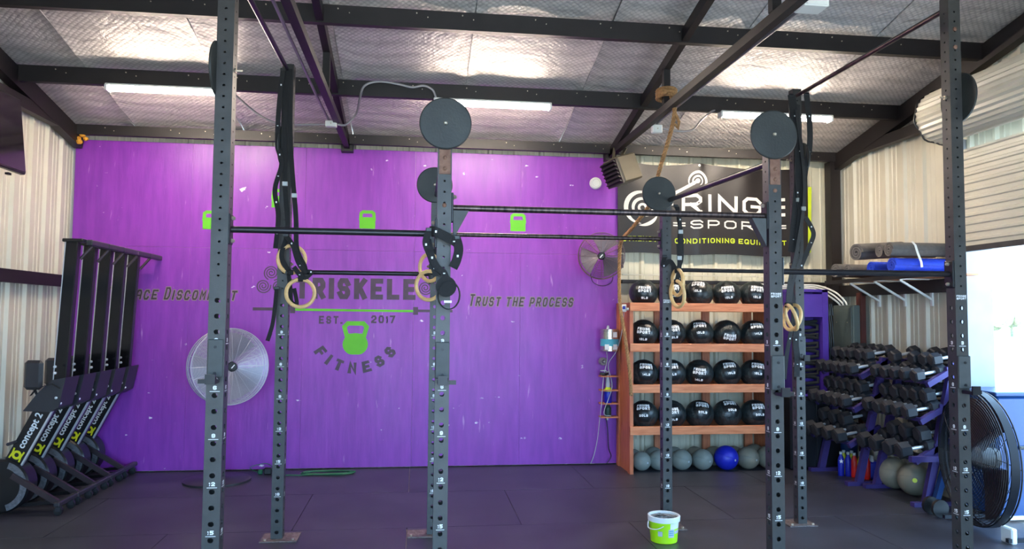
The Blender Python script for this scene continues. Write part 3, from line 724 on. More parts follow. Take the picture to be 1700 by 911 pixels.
for (row, i), o in ups.items():
    x, y = OFF[o.name].x, OFF[o.name].y; hw = TW/2
    if i == 0: o.scale = (1.14, 1.14, 1)
    # base plate
    mb = MB(); dx = {0: .02, 1: -.07, 2: .02, 3: -.02}[i]
    mb.box((x+dx, y+.0, .004), (.24, .20, .008))
    mb.build('base_plate', M['treadplate'], o)
    for sx in (-.09, .09): MB().lathe([(.011, 0), (.011, .012), (0, .012)], (x+dx+sx, y-.07, .008), (0, 0, 1), 6).build('anchor_bolt', M['bolt'], o)
    # stencilled numbers, every third hole, on the front and on the side that shows
    mb = MB(); sd = 1 if i < 1 else -1
    for k, num in enumerate(('3', '6', '9', '12', '15', '18')):
        z = 1.562-.2451*k
        hh = .021; L = textlen(num, hh, .8, .2)
        write(mb, num, lambda u, v: (x-L/2+u, y-hw-.0008, z-hh*.35+v), hh, .8, .26, .2)
        mb.add([(x-.022, y-hw-.0008, z-.014), (x+.022, y-hw-.0008, z-.014), (x+.022, y-hw-.0008, z-.017), (x-.022, y-hw-.0008, z-.017)], [(0, 1, 2, 3)])
        write(mb, num, lambda u, v: (x+sd*(hw+.0008), y+(-L/2+u)*sd, z-hh*.35+v), hh, .8, .26, .2)
        mb.add([(x+sd*(hw+.0008), y+a, z+b) for a, b in ((-.022, -.014), (.022, -.014), (.022, -.017), (-.022, -.017))], [(0, 1, 2, 3)])
    if (row, i) in (('F', 2), ('B', 2), ('F', 3)):
        for t_, dz in (('FRINGE', .0), ('SPORT', -.015)):
            L = textlen(t_, .012, 1.0 if t_ == 'FRINGE' else 1.3, .3); s_ = .062/L
            write(mb, t_, lambda u, v: (x-.031+u*s_, y-hw-.0008, 1.835+dz+v), .012, 1.0 if t_ == 'FRINGE' else 1.3, .26, .3)
    mb.build('printed_numbers', M['print'], o, kind='stuff')
def pipe(a, b, r=.0165, m='pipeblack'): MB().cyl(a, b, r, 14).build('pull_up_bar', M[m], rig)
def flange(x, y, z, s, m='rigdark'):
    MB().box((x+s*.006, y, z), (.012, .075, .16), bev=.003).build('bar_flange', M[m], rig)
    for dz in (-.06, .06): MB().lathe([(.012, 0), (.012, .01), (.006, .018), (0, .018)], (x+s*.012, y, z+dz), (s, 0, 0), 6).build('flange_bolt', M['bolt'], rig)
hw = TW/2
for (i, y, z, m) in ((0, FY, 2.147, 'pipeblack'), (1, FY, 2.292, 'pipe'), (2, FY, 1.972, 'pipeblack'), (0, BY, 2.03, 'pipeblack'), (1, BY, 2.35, 'pipe'), (2, BY, 2.095, 'pipeblack')):
    pipe((XS[i]+hw, y, z), (XS[i+1]-hw, y, z), .0175, m); flange(XS[i]+hw, y, z, 1); flange(XS[i+1]-hw, y, z, -1)
# gussets under the rusty bar
for x, s in ((XS[1]+hw, 1), (XS[2]-hw, -1)):
    MB().prism([(0, 0), (.085, 0), (0, -.16)], lambda u, v: (x+s*(u+.012), FY-.03, 2.275+v), (0, .06, 0)).build('gusset', M['rigpad'], rig)
pipe((XS[0], FY+hw, 3.60), (XS[0], BY-hw, 3.60), .017, 'pipeblack'); pipe((XS[3], FY+hw, 3.60), (XS[3], BY-hw, 3.60), .017, 'pipe')
pipe((XS[2]-.02, FY+hw, 2.60), (XS[2]+.02, BY-hw, 2.67), .019, 'pipeblack')
pipe((XS[1], FY+hw, 2.60), (XS[1], BY-hw, 2.66), .019, 'pipeblack')
# rusty splice plates and bolts on the short front posts
for i in (1, 2):
    MB().box((XS[i], FY-hw-.003, 2.545), (.062, .006, .15)).build('splice_plate', M['rust'], rig)
    for z in (2.56, 2.50): MB().lathe([(.012, 0), (.012, .006), (.005, .012), (0, .012)], (XS[i], FY-hw-.006, z), (0, -1, 0), 6).build('splice_bolt', M['rust'], rig)
    MB().lathe([(.013, 0), (.013, .004), (.005, .009), (0, .009)], (XS[i], FY-hw, 2.30 if i == 1 else 2.435), (0, -1, 0), 6).build('splice_bolt', M['rust'], rig)
for z in (3.34, 3.45): MB().lathe([(.013, 0), (.013, .006), (0, .010)], (XS[3]+.0, FY-hw, z), (0, -1, 0), 6).build('splice_bolt', M['rust'], rig)
# wall-ball targets
def target(c, ax, r=.142, th=.014):
    ax = Vector(ax)
    MB().lathe([(r, 0), (r, th*.7), (r-.006, th), (.0, th)], c, ax, 48, caps=False).lathe([(0, 0), (r, 0)], c, ax, 48, caps=False).build('target_disc', M['disc'], rig)
    MB().lathe([(.011, th), (.011, th+.006), (.006, th+.012), (0, th+.012)], c, ax, 10).build('target_bolt', M['bolt'], rig)
target((XS[1], FY-hw-.012, 2.745), (0, -1, 0)); target((XS[2]-.012, FY-hw-.012, 2.757), (0, -1, 0))
target((XS[1]-.015, BY-hw-.003, 2.737), (0, -1, 0)); target((XS[2]-.07, BY-hw-.003, 2.72), (0, -1, 0))
for row, y, i, s, z in (('F', FY, 0, -1, 3.0), ('F', FY, 3, 1, 3.04), ('B', BY, 0, -1, 3.02), ('B', BY, 3, 1, 3.05)):
    target((XS[i]+s*(hw+.002), y, z), (s, 0, 0), .15)
    MB().cyl((XS[i]-s*hw, y, z+.0), (XS[i]-s*(hw+.045), y, z), .006, 8).lathe([(.013, 0), (.013, .012), (0, .012)], (XS[i]-s*hw, y, z), (-s, 0, 0), 6).build('through_bolt', M['bolt'], rig)

# J-cups
def jcup(x, y, z0, z1, side, lab):
    t = thing('j_cup', lab, 'j-cup', (x, y-hw-.016, z0), 0, 'j-cups hooked on the rig posts')
    MB().box((x, y-hw-.009, (z0+z1)/2+.02), (.076, .018, z1-z0-.02), bev=.004).build('plate', M['rigpad'], t)
    MB().box((x, y-hw-.06, z0+.012), (.05, .075, .018)).build('shelf', M['rigdark'], t)
    MB().box((x+side*.03, y-hw-.04, z0+.012), (.085, .03, .022)).build('arm', M['rigdark'], t)
    MB().box((x, y-hw-.10, z0+.026), (.05, .012, .05)).build('lip', M['rigdark'], t)
    for dz in (.05, z1-z0-.03): MB().lathe([(.008, 0), (.008, .004), (0, .004)], (x, y-hw-.018, z0+dz), (0, -1, 0), 8).build('rivet', M['rigdark'], t)
jcup(XS[0], FY, 1.345, 1.56, -1, 'grey j-cup on the front left rig post beside the big fan')
jcup(XS[1], FY, 1.335, 1.55, 1, 'grey j-cup on the front post in the middle of the purple wall')
jcup(XS[2], FY, 1.265, 1.48, 1, 'grey j-cup on the front rig post in front of the ball shelf')
jcup(XS[3], FY, 1.27, 1.48, 1, 'grey j-cup on the front right rig post beside the roll-up door')
jcup(XS[3], BY, 1.35, 1.545, -1, 'pale grey j-cup on the rear right rig post beside the violet rack')

# gymnastic rings
def gring(c, ax, path, lab, R_=.104, side=(0, 1, 0), wrap=True):
    t = thing('gymnastic_ring', lab, 'gymnastic ring', c, 0, 'wooden rings hanging from the rig')
    MB().torus(c, ax, R_, .0145, 40, 10).build('ring', M['wood_ring'], t)
    sp = spline(path, 6)
    o = MB().ribbon(sp, .036, .003, side).build('strap', M['strap'], t)
    mb = MB(); axn = Vector(ax).normalized(); top = Vector(path[-1]);
    mb.box(top, (.042, .034, .04), bev=.006); mb.build('strap_wrap', M['strap'], t)
    k = len(sp)//3; MB().box(sp[k], (.042, .014, .036), bev=.004).build('buckle', M['galv'], o)
    return t
gring((-.957, 5.86, 2.12), (.12, 1, .05), [(-1.035, 5.87, 3.60), (-1.03, 5.86, 3.2), (-1.02, 5.86, 2.7), (-.99, 5.85, 2.35), (-1.03, 5.85, 2.16), (-1.0, 5.85, 2.07), (-.96, 5.85, 2.02)], 'wooden ring upper of the pair at the rear left post', side=(1, 0, 0))
gring((-.88, 5.82, 1.862), (-.05, 1, 0), [(-1.005, 5.87, 3.60), (-.985, 5.86, 3.0), (-.93, 5.84, 2.45), (-.915, 5.83, 2.2), (-.85, 5.83, 2.05), (-.88, 5.82, 1.97)], 'wooden ring hanging lowest at the rear left post over the word TRISKELE', side=(1, 0, 0))
gring((.09, 5.80, 2.07), (.7, .7, .1), [(.14, 5.84, 2.35), (.16, 5.82, 2.28), (.13, 5.80, 2.2), (.10, 5.80, 2.17)], 'upper wooden ring tucked behind the middle front post', side=(1, 0, 0))
gring((.085, 5.74, 1.93), (.5, .86, 0), [(.20, 5.82, 2.35), (.18, 5.80, 2.25), (.15, 5.77, 2.12), (.12, 5.74, 2.03)], 'lower wooden ring tucked behind the middle front post', side=(1, 0, 0), R_=.11)
gring((2.09, 5.84, 1.985), (.97, .10, 0), [(2.13, 5.95, 2.62), (2.125, 5.86, 2.4), (2.13, 5.85, 2.2), (2.09, 5.84, 2.08)], 'rear wooden ring beside the post in front of the ball shelf', side=(1, 0, 0))
gring((2.075, 5.80, 1.89), (.96, .18, .1), [(2.10, 5.84, 2.3), (2.10, 5.82, 2.12), (2.07, 5.80, 1.99)], 'front wooden ring beside the post in front of the ball shelf', side=(1, 0, 0))
gring((3.06, 5.82, 1.71), (.95, .18, -.2), [(3.16, 5.86, 3.5), (3.13, 5.85, 2.9), (3.17, 5.85, 2.3), (3.08, 5.84, 2.0), (3.04, 5.82, 1.81)], 'right-hand wooden ring on the rear right post beside the violet rack', side=(1, .3, 0))
gring((3.02, 5.76, 1.71), (.98, -.12, .3), [(3.13, 5.84, 3.45), (3.19, 5.83, 2.8), (3.12, 5.83, 2.3), (3.03, 5.80, 2.0), (3.0, 5.78, 1.81)], 'left-hand wooden ring crossed behind its twin on the rear right post', side=(1, .3, 0))
# loose straps and loops
def strap(pts, lab, wd=.036, side=(1, 0, 0), k=6, marks=0):
    t = thing('nylon_strap', lab, 'strap', pts[0]); sp = spline(pts, k)
    MB().ribbon(sp, wd, .003, side).build('webbing', M['strap'], t)
    if marks:
        mb = MB()
        for j in range(marks):
            p = sp[int((j+.6)*(len(sp)-1)/marks)]; mb.box((p.x, p.y-.006, p.z), (.010, .003, .005 if j % 2 else .012))
        mb.build('printed_mark', M['print'], t, kind='stuff')
    MB().box(pts[0], (.042, .012, .022), bev=.003).build('buckle', M['plastic'], t)
    return t
strap([(-1.05, 5.83, 3.58), (-1.075, 5.84, 3.3), (-1.08, 5.84, 3.0), (-1.045, 5.84, 2.85), (-1.09, 5.84, 2.65), (-1.06, 5.84, 2.45), (-1.075, 5.84, 2.2)], 'black strap looped down the left side of the rear left post', marks=6)
strap([(-1.06, 5.85, 1.9), (-1.07, 5.85, 1.75), (-1.085, 5.85, 1.62), (-1.12, 5.86, 1.5), (-1.10, 5.86, 1.56)], 'loose black strap tail curling left of the rear left post', wd=.03)
strap([(-1.0, 5.82, 2.3), (-.94, 5.80, 2.22), (-.90, 5.80, 2.1), (-.85, 5.80, 2.03), (-.80, 5.80, 2.02), (-.86, 5.80, 1.98), (-.93, 5.80, 2.06)], 'tangled black strap between the two rings at the rear left post', marks=4)
strap([(-.98, 5.86, 2.02), (-.96, 5.86, 1.9), (-.95, 5.86, 1.8), (-.91, 5.86, 1.78), (-.935, 5.87, 1.9)], 'short black strap end behind the lowest left ring', wd=.03)
strap([(.06, 4.01, 2.16), (.04, 4.0, 2.09), (.065, 3.995, 2.02), (.085, 3.99, 1.96), (.10, 3.99, 1.91)], 'black strap hanging left of the middle front post with a white mark', marks=2)
strap([(.06, 4.03, 2.155), (.085, 3.985, 2.15), (.14, 3.98, 2.125), (.185, 3.985, 2.10), (.20, 4.02, 2.085)], 'broad black strap wrapped slantwise across the middle front post', wd=.05, side=(0, 0, 1), marks=2)
strap([(.05, 4.02, 2.12), (.07, 3.985, 2.02), (.10, 3.98, 1.96), (.135, 3.975, 1.93), (.15, 3.975, 1.90)], 'twisted black strap in front of the lower middle ring', marks=2)
c = thing('ankle_strap', 'black ankle strap loop hanging on the middle front post', 'strap', (.15, 3.97, 1.87))
MB().ribbon([(.165+.058*math.sin(a), 3.975, 1.81+.075*math.cos(a)) for a in [2*PI*i/24 for i in range(25)]], .024, .005, (.25, 1, 0)).build('loop', M['strap'], c)
MB().lathe([(.055, 0), (.055, .02), (0, .022)], (.15, 3.99, 1.855), (0, -1, 0), 20).build('pad', M['strap'], c)
MB().box((.16, 3.965, 1.775), (.04, .003, .012)).build('printed_mark', M['print'], c)
strap([(.20, 4.0, 2.12), (.215, 3.99, 2.06), (.205, 3.985, 2.0), (.185, 3.98, 1.955)], 'black strap doubled at the right edge of the middle front post', wd=.05, marks=1)
strap([(2.10, 5.90, 2.62), (2.12, 5.86, 2.5), (2.115, 5.86, 2.35), (2.125, 5.86, 2.2), (2.11, 5.86, 2.05), (2.12, 5.87, 1.98)], 'black strap with buckle down the right of the post before the ball shelf', wd=.03, marks=3)
strap([(2.0, 5.89, 2.2), (1.985, 5.885, 2.12), (2.04, 5.88, 2.16), (2.09, 5.885, 2.1), (2.13, 5.885, 2.04)], 'knotted black strap around the post before the ball shelf', marks=2)
strap([(3.10, 5.86, 3.58), (3.13, 5.85, 3.3), (3.16, 5.85, 3.1), (3.14, 5.85, 2.8), (3.11, 5.85, 2.5), (3.08, 5.85, 2.25)], 'broad black strap down the left face of the rear right post', wd=.07, marks=4)
strap([(3.24, 5.87, 3.6), (3.26, 5.86, 3.3), (3.25, 5.86, 3.1), (3.21, 5.85, 2.95), (3.16, 5.84, 2.6), (3.12, 5.84, 2.3)], 'black strap crossing the rear right post below its target disc', wd=.05, marks=4)
strap([(3.22, 5.88, 2.55), (3.27, 5.88, 2.47), (3.29, 5.88, 2.40), (3.25, 5.88, 2.3), (3.19, 5.87, 2.18), (3.14, 5.86, 2.08)], 'black strap bulging to the right of the rear right post', wd=.04, marks=3)
strap([(3.07, 5.86, 1.95), (3.10, 5.86, 1.78), (3.07, 5.86, 1.6), (3.03, 5.86, 1.4), (3.01, 5.87, 1.2)], 'black strap tail hanging below the rings of the rear right post', marks=1)
strap([(3.12, 5.86, 1.66), (3.11, 5.86, 1.5), (3.12, 5.86, 1.38), (3.12, 5.87, 1.22)], 'short thick black strap beside the pale grey j-cup', wd=.05, marks=2)

# climbing rope
t = thing('climbing_rope', 'tan climbing rope knotted to the right truss and led down beside the ball shelf', 'rope', (2.253, 6.35, 3.4))
main = spline([(2.24, 6.40, 3.66), (2.253, 6.35, 3.536), (2.242, 6.45, 3.342), (2.207, 6.6, 3.096), (2.202, 6.8, 2.877), (2.206, 7.0, 2.762), (2.173, 7.4, 2.614), (2.185, 7.85, 2.527), (2.196, 7.98, 2.338), (2.20, 7.98, 1.873), (2.245, 7.93, 1.478), (2.29, 7.9, 1.084), (2.30, 7.9, .855)], 14)
mb = MB()                                                       # three laid strands
for s_ in range(3):
    pts = []; L = 0; pv = main[0]
    for i, p in enumerate(main):
        L += (p-pv).length; pv = p; tn = (main[min(i+1, len(main)-1)]-main[max(i-1, 0)]).normalized()
        a = tn.cross(Vector((1, 0, 0))).normalized(); b = tn.cross(a); an = L*62+s_*2*PI/3
        pts.append(p+a*math.cos(an)*.010+b*math.sin(an)*.010)
    # resample finely enough for the twist
    fine = []; L = 0
    for i in range(len(main)-1):
        for j in range(3):
            p = main[i].lerp(main[i+1], j/3); tn = (main[i+1]-main[i]).normalized(); a = tn.cross(Vector((1, 0, 0))).normalized(); b = tn.cross(a)
            LL = L+(main[i+1]-main[i]).length*j/3; an = LL*62+s_*2*PI/3; fine.append(p+a*math.cos(an)*.010+b*math.sin(an)*.010)
        L += (main[i+1]-main[i]).length
    mb.tube(fine, .011, 6)
mb.build('twisted_rope', M['rope'], t)
mb = MB()
for k in range(3): mb.torus((2.225, 6.49, 3.70+.03*k), (0, .1, 1), .085, .016, 24, 8)
mb.sphere((2.17, 6.40, 3.73), .035, 10, 8)
mb.build('knot', M['rope'], t)
MB().tube([(2.24, 6.42, 3.70), (2.25, 6.36, 3.55), (2.29, 6.34, 3.44), (2.28, 6.34, 3.38), (2.25, 6.34, 3.42)], .014, 8).build('splice', M['rope'], t)

# ------------------------------------------------------------------ rowing machines stood on end
def frange(z): return z
erg = thing('rowing_machine', 'x', 'rowing machine', (0, 0, 0))
def XZ(u, v): return (u, 0, v)
def ex(mb, poly, y0, y1): mb.prism(poly, lambda u, v: (u, y0, v), (0, y1-y0, 0)); return mb
mb = MB(); ex(mb, [(-3.10, 1.0), (-3.01, 1.0), (-2.95, 2.32), (-3.04, 2.32)], -.03, .02)
rail = mb.build('monorail', M['ergrail'], erg)
mb = MB(); ex(mb, [(-3.01, 1.0), (-3.0, 1.0), (-2.94, 2.32), (-2.95, 2.32)], -.032, .03); mb.build('rail_flange', M['erg'], rail)
mb = MB(); ex(mb, [(-3.108, 1.0), (-3.10, 1.0), (-3.04, 2.33), (-3.048, 2.33)], -.032, .03); mb.build('rail_flange', M['chrome'], rail)
MB().box((-2.98, 0, 2.33), (.17, .11, .03), bev=.006).build('rail_end_cap', M['erg'], rail)
MB().cyl((-2.93, 0, 2.17), (-2.83, 0, 2.29), .014, 8).build('rear_leg', M['ergleg'], erg)
mb = MB().box((-2.79, .0, 2.30), (.05, .355, .05), bev=.008); mb.build('rear_crossbar', M['ergsheen'], erg)
mb = MB().bar((-3.0, 0, 2.33), (-2.80, 0, 2.325), .03, .015); mb.build('rear_bracket', M['erg'], erg)
# seat low on the rail
# front frame with the lettering
A, B_ = Vector((-3.13, .93)), Vector((-3.545, .10)); d = (A-B_).normalized(); nn = Vector((-d.y, d.x))
fr = MB(); ex(fr, [tuple(A+nn*.07), tuple(A-nn*.065), tuple(B_-nn*.065), tuple(B_+nn*.07)], -.05, .05); frame = fr.build('front_frame', M['erg'], erg)
mb = MB(); ex(mb, [tuple(A-nn*.063), tuple(A-nn*.078), tuple(B_-nn*.078), tuple(B_-nn*.063)], -.055, -.03); mb.build('bright_edge', M['chrome'], frame)
def font_mesh(txt, size, name, m, parent, Mx, bold=0, shear=0):
    cu = bpy.data.curves.new(name, 'FONT'); cu.body = txt; cu.size = size; cu.offset = bold; cu.shear = shear; cu.extrude = .0005; cu.resolution_u = 3
    ob = bpy.data.objects.new(name, cu); C.objects.link(ob); dg = bpy.context.evaluated_depsgraph_get()
    me = bpy.data.meshes.new_from_object(ob.evaluated_get(dg)); bpy.data.objects.remove(ob)
    me.transform(Mx); me.materials.clear(); me.materials.append(m)
    o = bpy.data.objects.new(name, me); C.objects.link(o); o.parent = parent; o['kind'] = 'stuff'; return o
st = B_+d*.40-nn*.035
def fm(st, d, nn, y): return Matrix(((d.x, nn.x, 0, st.x), (0, 0, 1, y), (d.y, nn.y, 0, st.y), (0, 0, 0, 1)))
font_mesh('concept 2', .081, 'printed_name', M['print'], frame, fm(B_+d*.50-nn*.018, d, nn, -.0515), .002)
mb = MB(); e0 = B_+d*.435+nn*.005
mb = MB(); YLO = -.0515
def f3(u, v): q = e0+d*u+nn*v; return (q.x, YLO, q.y)
stroke(mb, [(.028*math.cos(2*PI*i/20), .028*math.sin(2*PI*i/20)) for i in range(21)], .02, f3)
stroke(mb, [(.04, .043), (.0, .038), (-.04, .043)], .014, f3); stroke(mb, [(.04, -.043), (.0, -.038), (-.04, -.043)], .014, f3)
mb.build('printed_emblem', mat('yellow_print', (222, 214, 24), .5, 0, .03), frame, kind='stuff')
# flywheel housing
fc = (-3.46, 0, .235)
MB().lathe([(.05, -.085), (.21, -.085), (.225, -.07), (.225, .07), (.21, .085), (.05, .085)], fc, (0, 1, 0), 40).build('flywheel_housing', M['erg'], erg)
mb = MB()
vs = []; fs = []; n = 28
for i in range(n+1):
    a = math.radians(-72+i*5.1)
    for r in (.160, .212): vs.append((fc[0]+r*math.cos(a), -.088, fc[2]+r*math.sin(a)))
for i in range(n): fs.append((2*i, 2*i+1, 2*i+3, 2*i+2))
vs += [(x, y-.004, z) for x, y, z in vs]; k = 2*n+2; fs += [tuple(q+k for q in f)[::-1] for f in fs]
mb.add(vs, fs).build('flywheel_grille', M['flysil'], erg)
# footplates
foot = MB(); ex(foot, [(-3.28, .87), (-3.17, 1.02), (-3.06, 1.13), (-2.95, 1.15), (-3.0, .90), (-3.07, .86)], -.14, .12).build('footplate', M['ergsheen'], erg)
MB().ribbon([(-3.22, -.145, 1.0), (-3.17, -.16, 1.06), (-3.05, -.16, 1.10), (-2.99, -.145, 1.06)], .03, .004, (0, 1, 0)).build('foot_strap', M['strap'], erg)
mb = MB()
for q in ((-3.02, -.13, .98), (-3.0, -.1, .93), (-3.03, -.15, 1.19), (-3.05, -.11, 1.24)): mb.lathe([(.012, 0), (.012, .015), (0, .018)], q, (0, -1, 0), 10)
mb.build('axle_cap', M['chrome'], erg, kind='stuff')
# front leg, crossbar, casters
MB().bar((-3.36, -.10, .33), (-2.98, -.10, .09), .035, .045).build('front_leg', M['ergleg'], erg)
MB().bar((-3.47, 0, .05), (-2.98, 0, .09), .03, .03).build('lower_stay', M['erg'], erg)
MB().box((-2.97, 0, .095), (.05, .356, .04), bev=.008).build('front_crossbar', M['ergsheen'], erg)
for dy in (-.13, .10):
    q = MB().box((-2.97, dy, .06), (.04, .03, .06)).build('caster_bracket', M['ergsheen'], erg)
    MB().cyl((-2.97, dy-.014, .035), (-2.97, dy+.014, .035), .035, 14).build('caster', M['plastic'], q)
# handle resting on the frame
MB().cyl((-3.37, -.17, .60), (-3.37, .17, .60), .014, 10).build('handle', M['ergsheen'], erg)
# monitor arm (the nearest machine shows its monitor)
MB().tube([(-3.1, -.04, .98), (-3.2, -.08, 1.0), (-3.24, -.1, 1.10)], .012, 8).build('monitor_arm', M['erg'], erg)
MB().box((-3.22, -.11, 1.17), (.15, .05, .25), bev=.025).build('monitor', M['ergsheen'], erg)
EL = ['nearest the camera, monitor in full view', 'second from the camera', 'middle one of the five', 'fourth from the camera', 'farthest, against the purple wall']
for k in range(5):
    o = erg if k == 0 else copy_tree(erg)
    o.location = (0, 6.95+.355*k, 0)
    tag(o, 'black rowing machine stored on end, '+EL[k], 'rowing machine', 'rowing machines stood against the left wall')

# ------------------------------------------------------------------ fans
def cage(mb, c, ax, r, nr, ns, wr, dome=.06, inner=.05):
    ax = Vector(ax).normalized(); c = Vector(c)
    for i in range(nr):
        t = (i+1)/nr; q = inner+(r-inner)*t; mb.torus(c+ax*(dome*(1-t*t)), ax, q, wr, 48, 4)
    base = [mb.ring((0, 0, 0), ax, 1, ns)][0]
    for d_ in base:
        pts = [c+d_*(inner+(r-inner)*t)+ax*(dome*(1-t*t)) for t in (0, .35, .7, 1)]; mb.tube(pts, wr*1.3, 4)
def fan(name, label, c, ax, r, mw, mblade, wr, nr, ns, depth=.16, blades=3, hubm='plastic'):
    c = Vector(c); ax = Vector(ax).normalized()
    t = thing(name, label, 'fan', c)
    mb = MB(); cage(mb, c+ax*depth/2, ax, r, nr, ns, wr); mb.build('front_guard', mw, t)
    mb = MB(); cage(mb, c-ax*depth/2, -ax, r, max(nr//2, 6), ns, wr); mb.build('rear_guard', mw, t)
    mb = MB(); mb.torus(c+ax*depth/2, ax, r, wr*2.6, 48, 6); mb.torus(c-ax*depth/2, ax, r, wr*2.6, 48, 6); mb.torus(c, ax, r, wr*2.2, 48, 6)
    mb.build('rim', mw, t)
    h_ = Vector((0, 0, 1)); x = ax.cross(h_).normalized(); y = ax.cross(x)
    for k in range(blades):
        a0 = 2*PI*k/blades+.3; vs = []; n = 8
        for i in range(n+1):
            for j, q in enumerate((.16, .5, .9)):
                a = a0+(i/n-.5)*(1.0+.5*q); tw = (i/n-.5)*depth*.55
                vs.append(c+(x*math.cos(a)+y*math.sin(a))*(q*r)+ax*tw)
        fs = [(i*3+j, i*3+j+1, i*3+j+4, i*3+j+3) for i in range(n) for j in range(2)]
        m_ = len(vs); vs += [v-ax*.003 for v in vs]; fs += [tuple(q+m_ for q in f)[::-1] for f in fs]
        MB().add(vs, fs, True).build('blade', mblade, t)
    MB().lathe([(.06*r/.4, -depth/2-.1), (.07*r/.4, -depth/2), (.07*r/.4, 0), (.05*r/.4, .03), (0, .035)], c, ax, 20).build('motor', M[hubm], t)
    hb = MB().lathe([(.045*r/.4, 0), (.045*r/.4, .012), (0, .016)], c+ax*(depth/2+.055), ax, 20).build('hub_badge', M['plastic'], t)
    mb = MB(); f4 = lambda u, v: tuple(c+ax*(depth/2+.0725)+x*u*-1+Vector((0, 0, 1))*v)
    stroke(mb, [(-.012, -.014), (.012, .014)], .01, f4); mb.build('badge_mark', M['print'], hb)
    return t, x, y
f1, _, _ = fan('pedestal_fan', 'big grey pedestal fan with wire guard before the purple wall, behind the left rig post', (-1.905, 7.98, 1.165), (.50, -.86, .05), .385, M['fanwire'], M['fanblade'], .0021, 52, 20)
MB().cyl((-2.0, 8.10, .04), (-1.985, 8.10, 1.16), .022, 12).build('pole', M['galv'], f1)
MB().lathe([(.33, 0), (.33, .018), (.30, .03), (.10, .035), (.04, .07), (0, .07)], (-2.0, 8.05, 0), (0, 0, 1), 48).build('base', M['ergsheen'], f1)
f2, _, _ = fan('wall_fan', 'small tarnished wall fan hung at the right edge of the purple wall', (2.059, 8.24, 2.39), (-.25, -.95, -.1), .262, M['brass'], M['fanblade'], .0016, 18, 16, .12)
MB().tube([(2.06, 8.30, 2.39), (2.2, 8.4, 2.36), (2.36, 8.58, 2.36)], .015, 8).build('wall_arm', M['plastic'], f2)
MB().box((2.37, 8.58, 2.36), (.07, .03, .16)).build('bracket', M['plastic'], f2)
MB().tube(spline([(1.95, 8.32, 2.2), (2.0, 8.4, 2.10), (2.12, 8.45, 2.06), (2.24, 8.5, 2.10), (2.28, 8.55, 2.2)]), .004, 6).build('power_cord', M['plastic'], f2)
f3_, x_, y_ = fan('drum_fan', 'large black drum fan on wheels beside the open roll-up door', (4.51, 5.60, .590), (-.978, .208, 0), .53, M['fandark'], M['ergleg'], .0024, 26, 10, .10, 3)
MB().lathe([(.53, -.03), (.54, -.03), (.54, .03), (.53, .03)], (4.51, 5.60, .590), (.978, -.208, 0), 48, caps=False).build('drum', M['fandark'], f3_)
for yy in (5.26, 5.95):
    MB().bar((4.47, yy, .03), (4.85, yy, .03), .03, .03).build('foot_rail', M['fandark'], f3_)
MB().tube([(4.66, 5.28, .03), (4.66, 5.18, .3), (4.66, 5.12, .6)], .015, 8).build('stand_leg', M['fandark'], f3_)
MB().tube([(4.66, 5.96, .03), (4.66, 6.06, .3), (4.66, 6.14, .6)], .015, 8).build('stand_leg', M['fandark'], f3_)
MB().box((4.52, 5.30, .06), (.05, .12, .12), bev=.01).build('foot', M['white_metal'], f3_)
for yy in (6.14, 6.02): MB().cyl((4.50, yy, .075), (4.50, yy+.03, .075), .075, 16).build('wheel', M['plastic'], f3_)
MB().box((4.75, 5.32, .42), (.05, .07, .07), bev=.005).build('switch_box', M['cap'], f3_)

# navy chest by the doorway
t = thing('storage_chest', 'navy blue metal chest with a black latch behind the drum fan', 'chest', (5.5, 6.1, 0))
MB().box((5.40, 6.08, .54), (1.0, .48, 1.02), bev=.02).build('body', M['navy'], t)
MB().box((5.40, 6.08, 1.07), (1.03, .50, .035), bev=.008).build('lid', M['navy'], t)
MB().box((5.40, 5.832, .035), (1.0, .02, .03)).build('plinth_strip', M['white_metal'], t)
MB().box((5.14, 5.83, .62), (.10, .02, .03), bev=.008).build('latch', M['plastic'], t)

# ------------------------------------------------------------------ banner
bn = thing('banner', 'black vinyl banner with white FRINGE SPORT print hung on the rear wall', 'banner', (3.4, 8.5, 3.0))
BX0, BX1, BZ0, BZ1 = 2.325, 4.70, 2.452, 3.56
def by(x, z):
    u = (x-BX0)/(BX1-BX0); v = (z-BZ0)/(BZ1-BZ0)
    y = 8.520+.010*math.sin(u*9)*v+.007*math.sin(u*23+3*v)+.008*math.sin((u-.42)*40+(1-v)*6)*max(0, v-.45)-.012*math.exp(-((u-.42)/.02)**2)
    return y
def bz(x, z):
    u = (x-BX0)/(BX1-BX0); v = (z-BZ0)/(BZ1-BZ0); s_ = 0
    if u < .42: s_ = math.sin(PI*u/.42)
    else: s_ = math.sin(PI*(u-.42)/.58)
    return z-.045*s_*max(0, v-.3)/.7+.01*math.sin(u*14)*(1-v)-.03*u*v
nx, ny = 80, 20; vs = []; fs = []
for j in range(ny+1):
    for i in range(nx+1):
        x = BX0+(BX1-BX0)*i/nx; z = BZ0+(BZ1-BZ0)*j/ny; vs.append((x, by(x, z), bz(x, z)))
for j in range(ny):
    for i in range(nx): q = j*(nx+1)+i; fs.append((q, q+1, q+nx+2, q+nx+1))
k = len(vs); vs += [(x, y+.003, z) for x, y, z in vs]; fs += [tuple(q+k for q in f)[::-1] for f in fs]
MB().add(vs, fs, True).build('sheet', M['banner'], bn, sharp=80)
BF = lambda u, v: (u, by(u, v)-.0035, bz(u, v))
def bstroke(mb, pts, t):
    out = [pts[0]]
    for a, b in zip(pts, pts[1:]):
        L = math.hypot(b[0]-a[0], b[1]-a[1]); n = max(1, int(L/.05)); out += [(a[0]+(b[0]-a[0])*i/n, a[1]+(b[1]-a[1])*i/n) for i in range(1, n+1)]
    stroke(mb, out, t, BF)
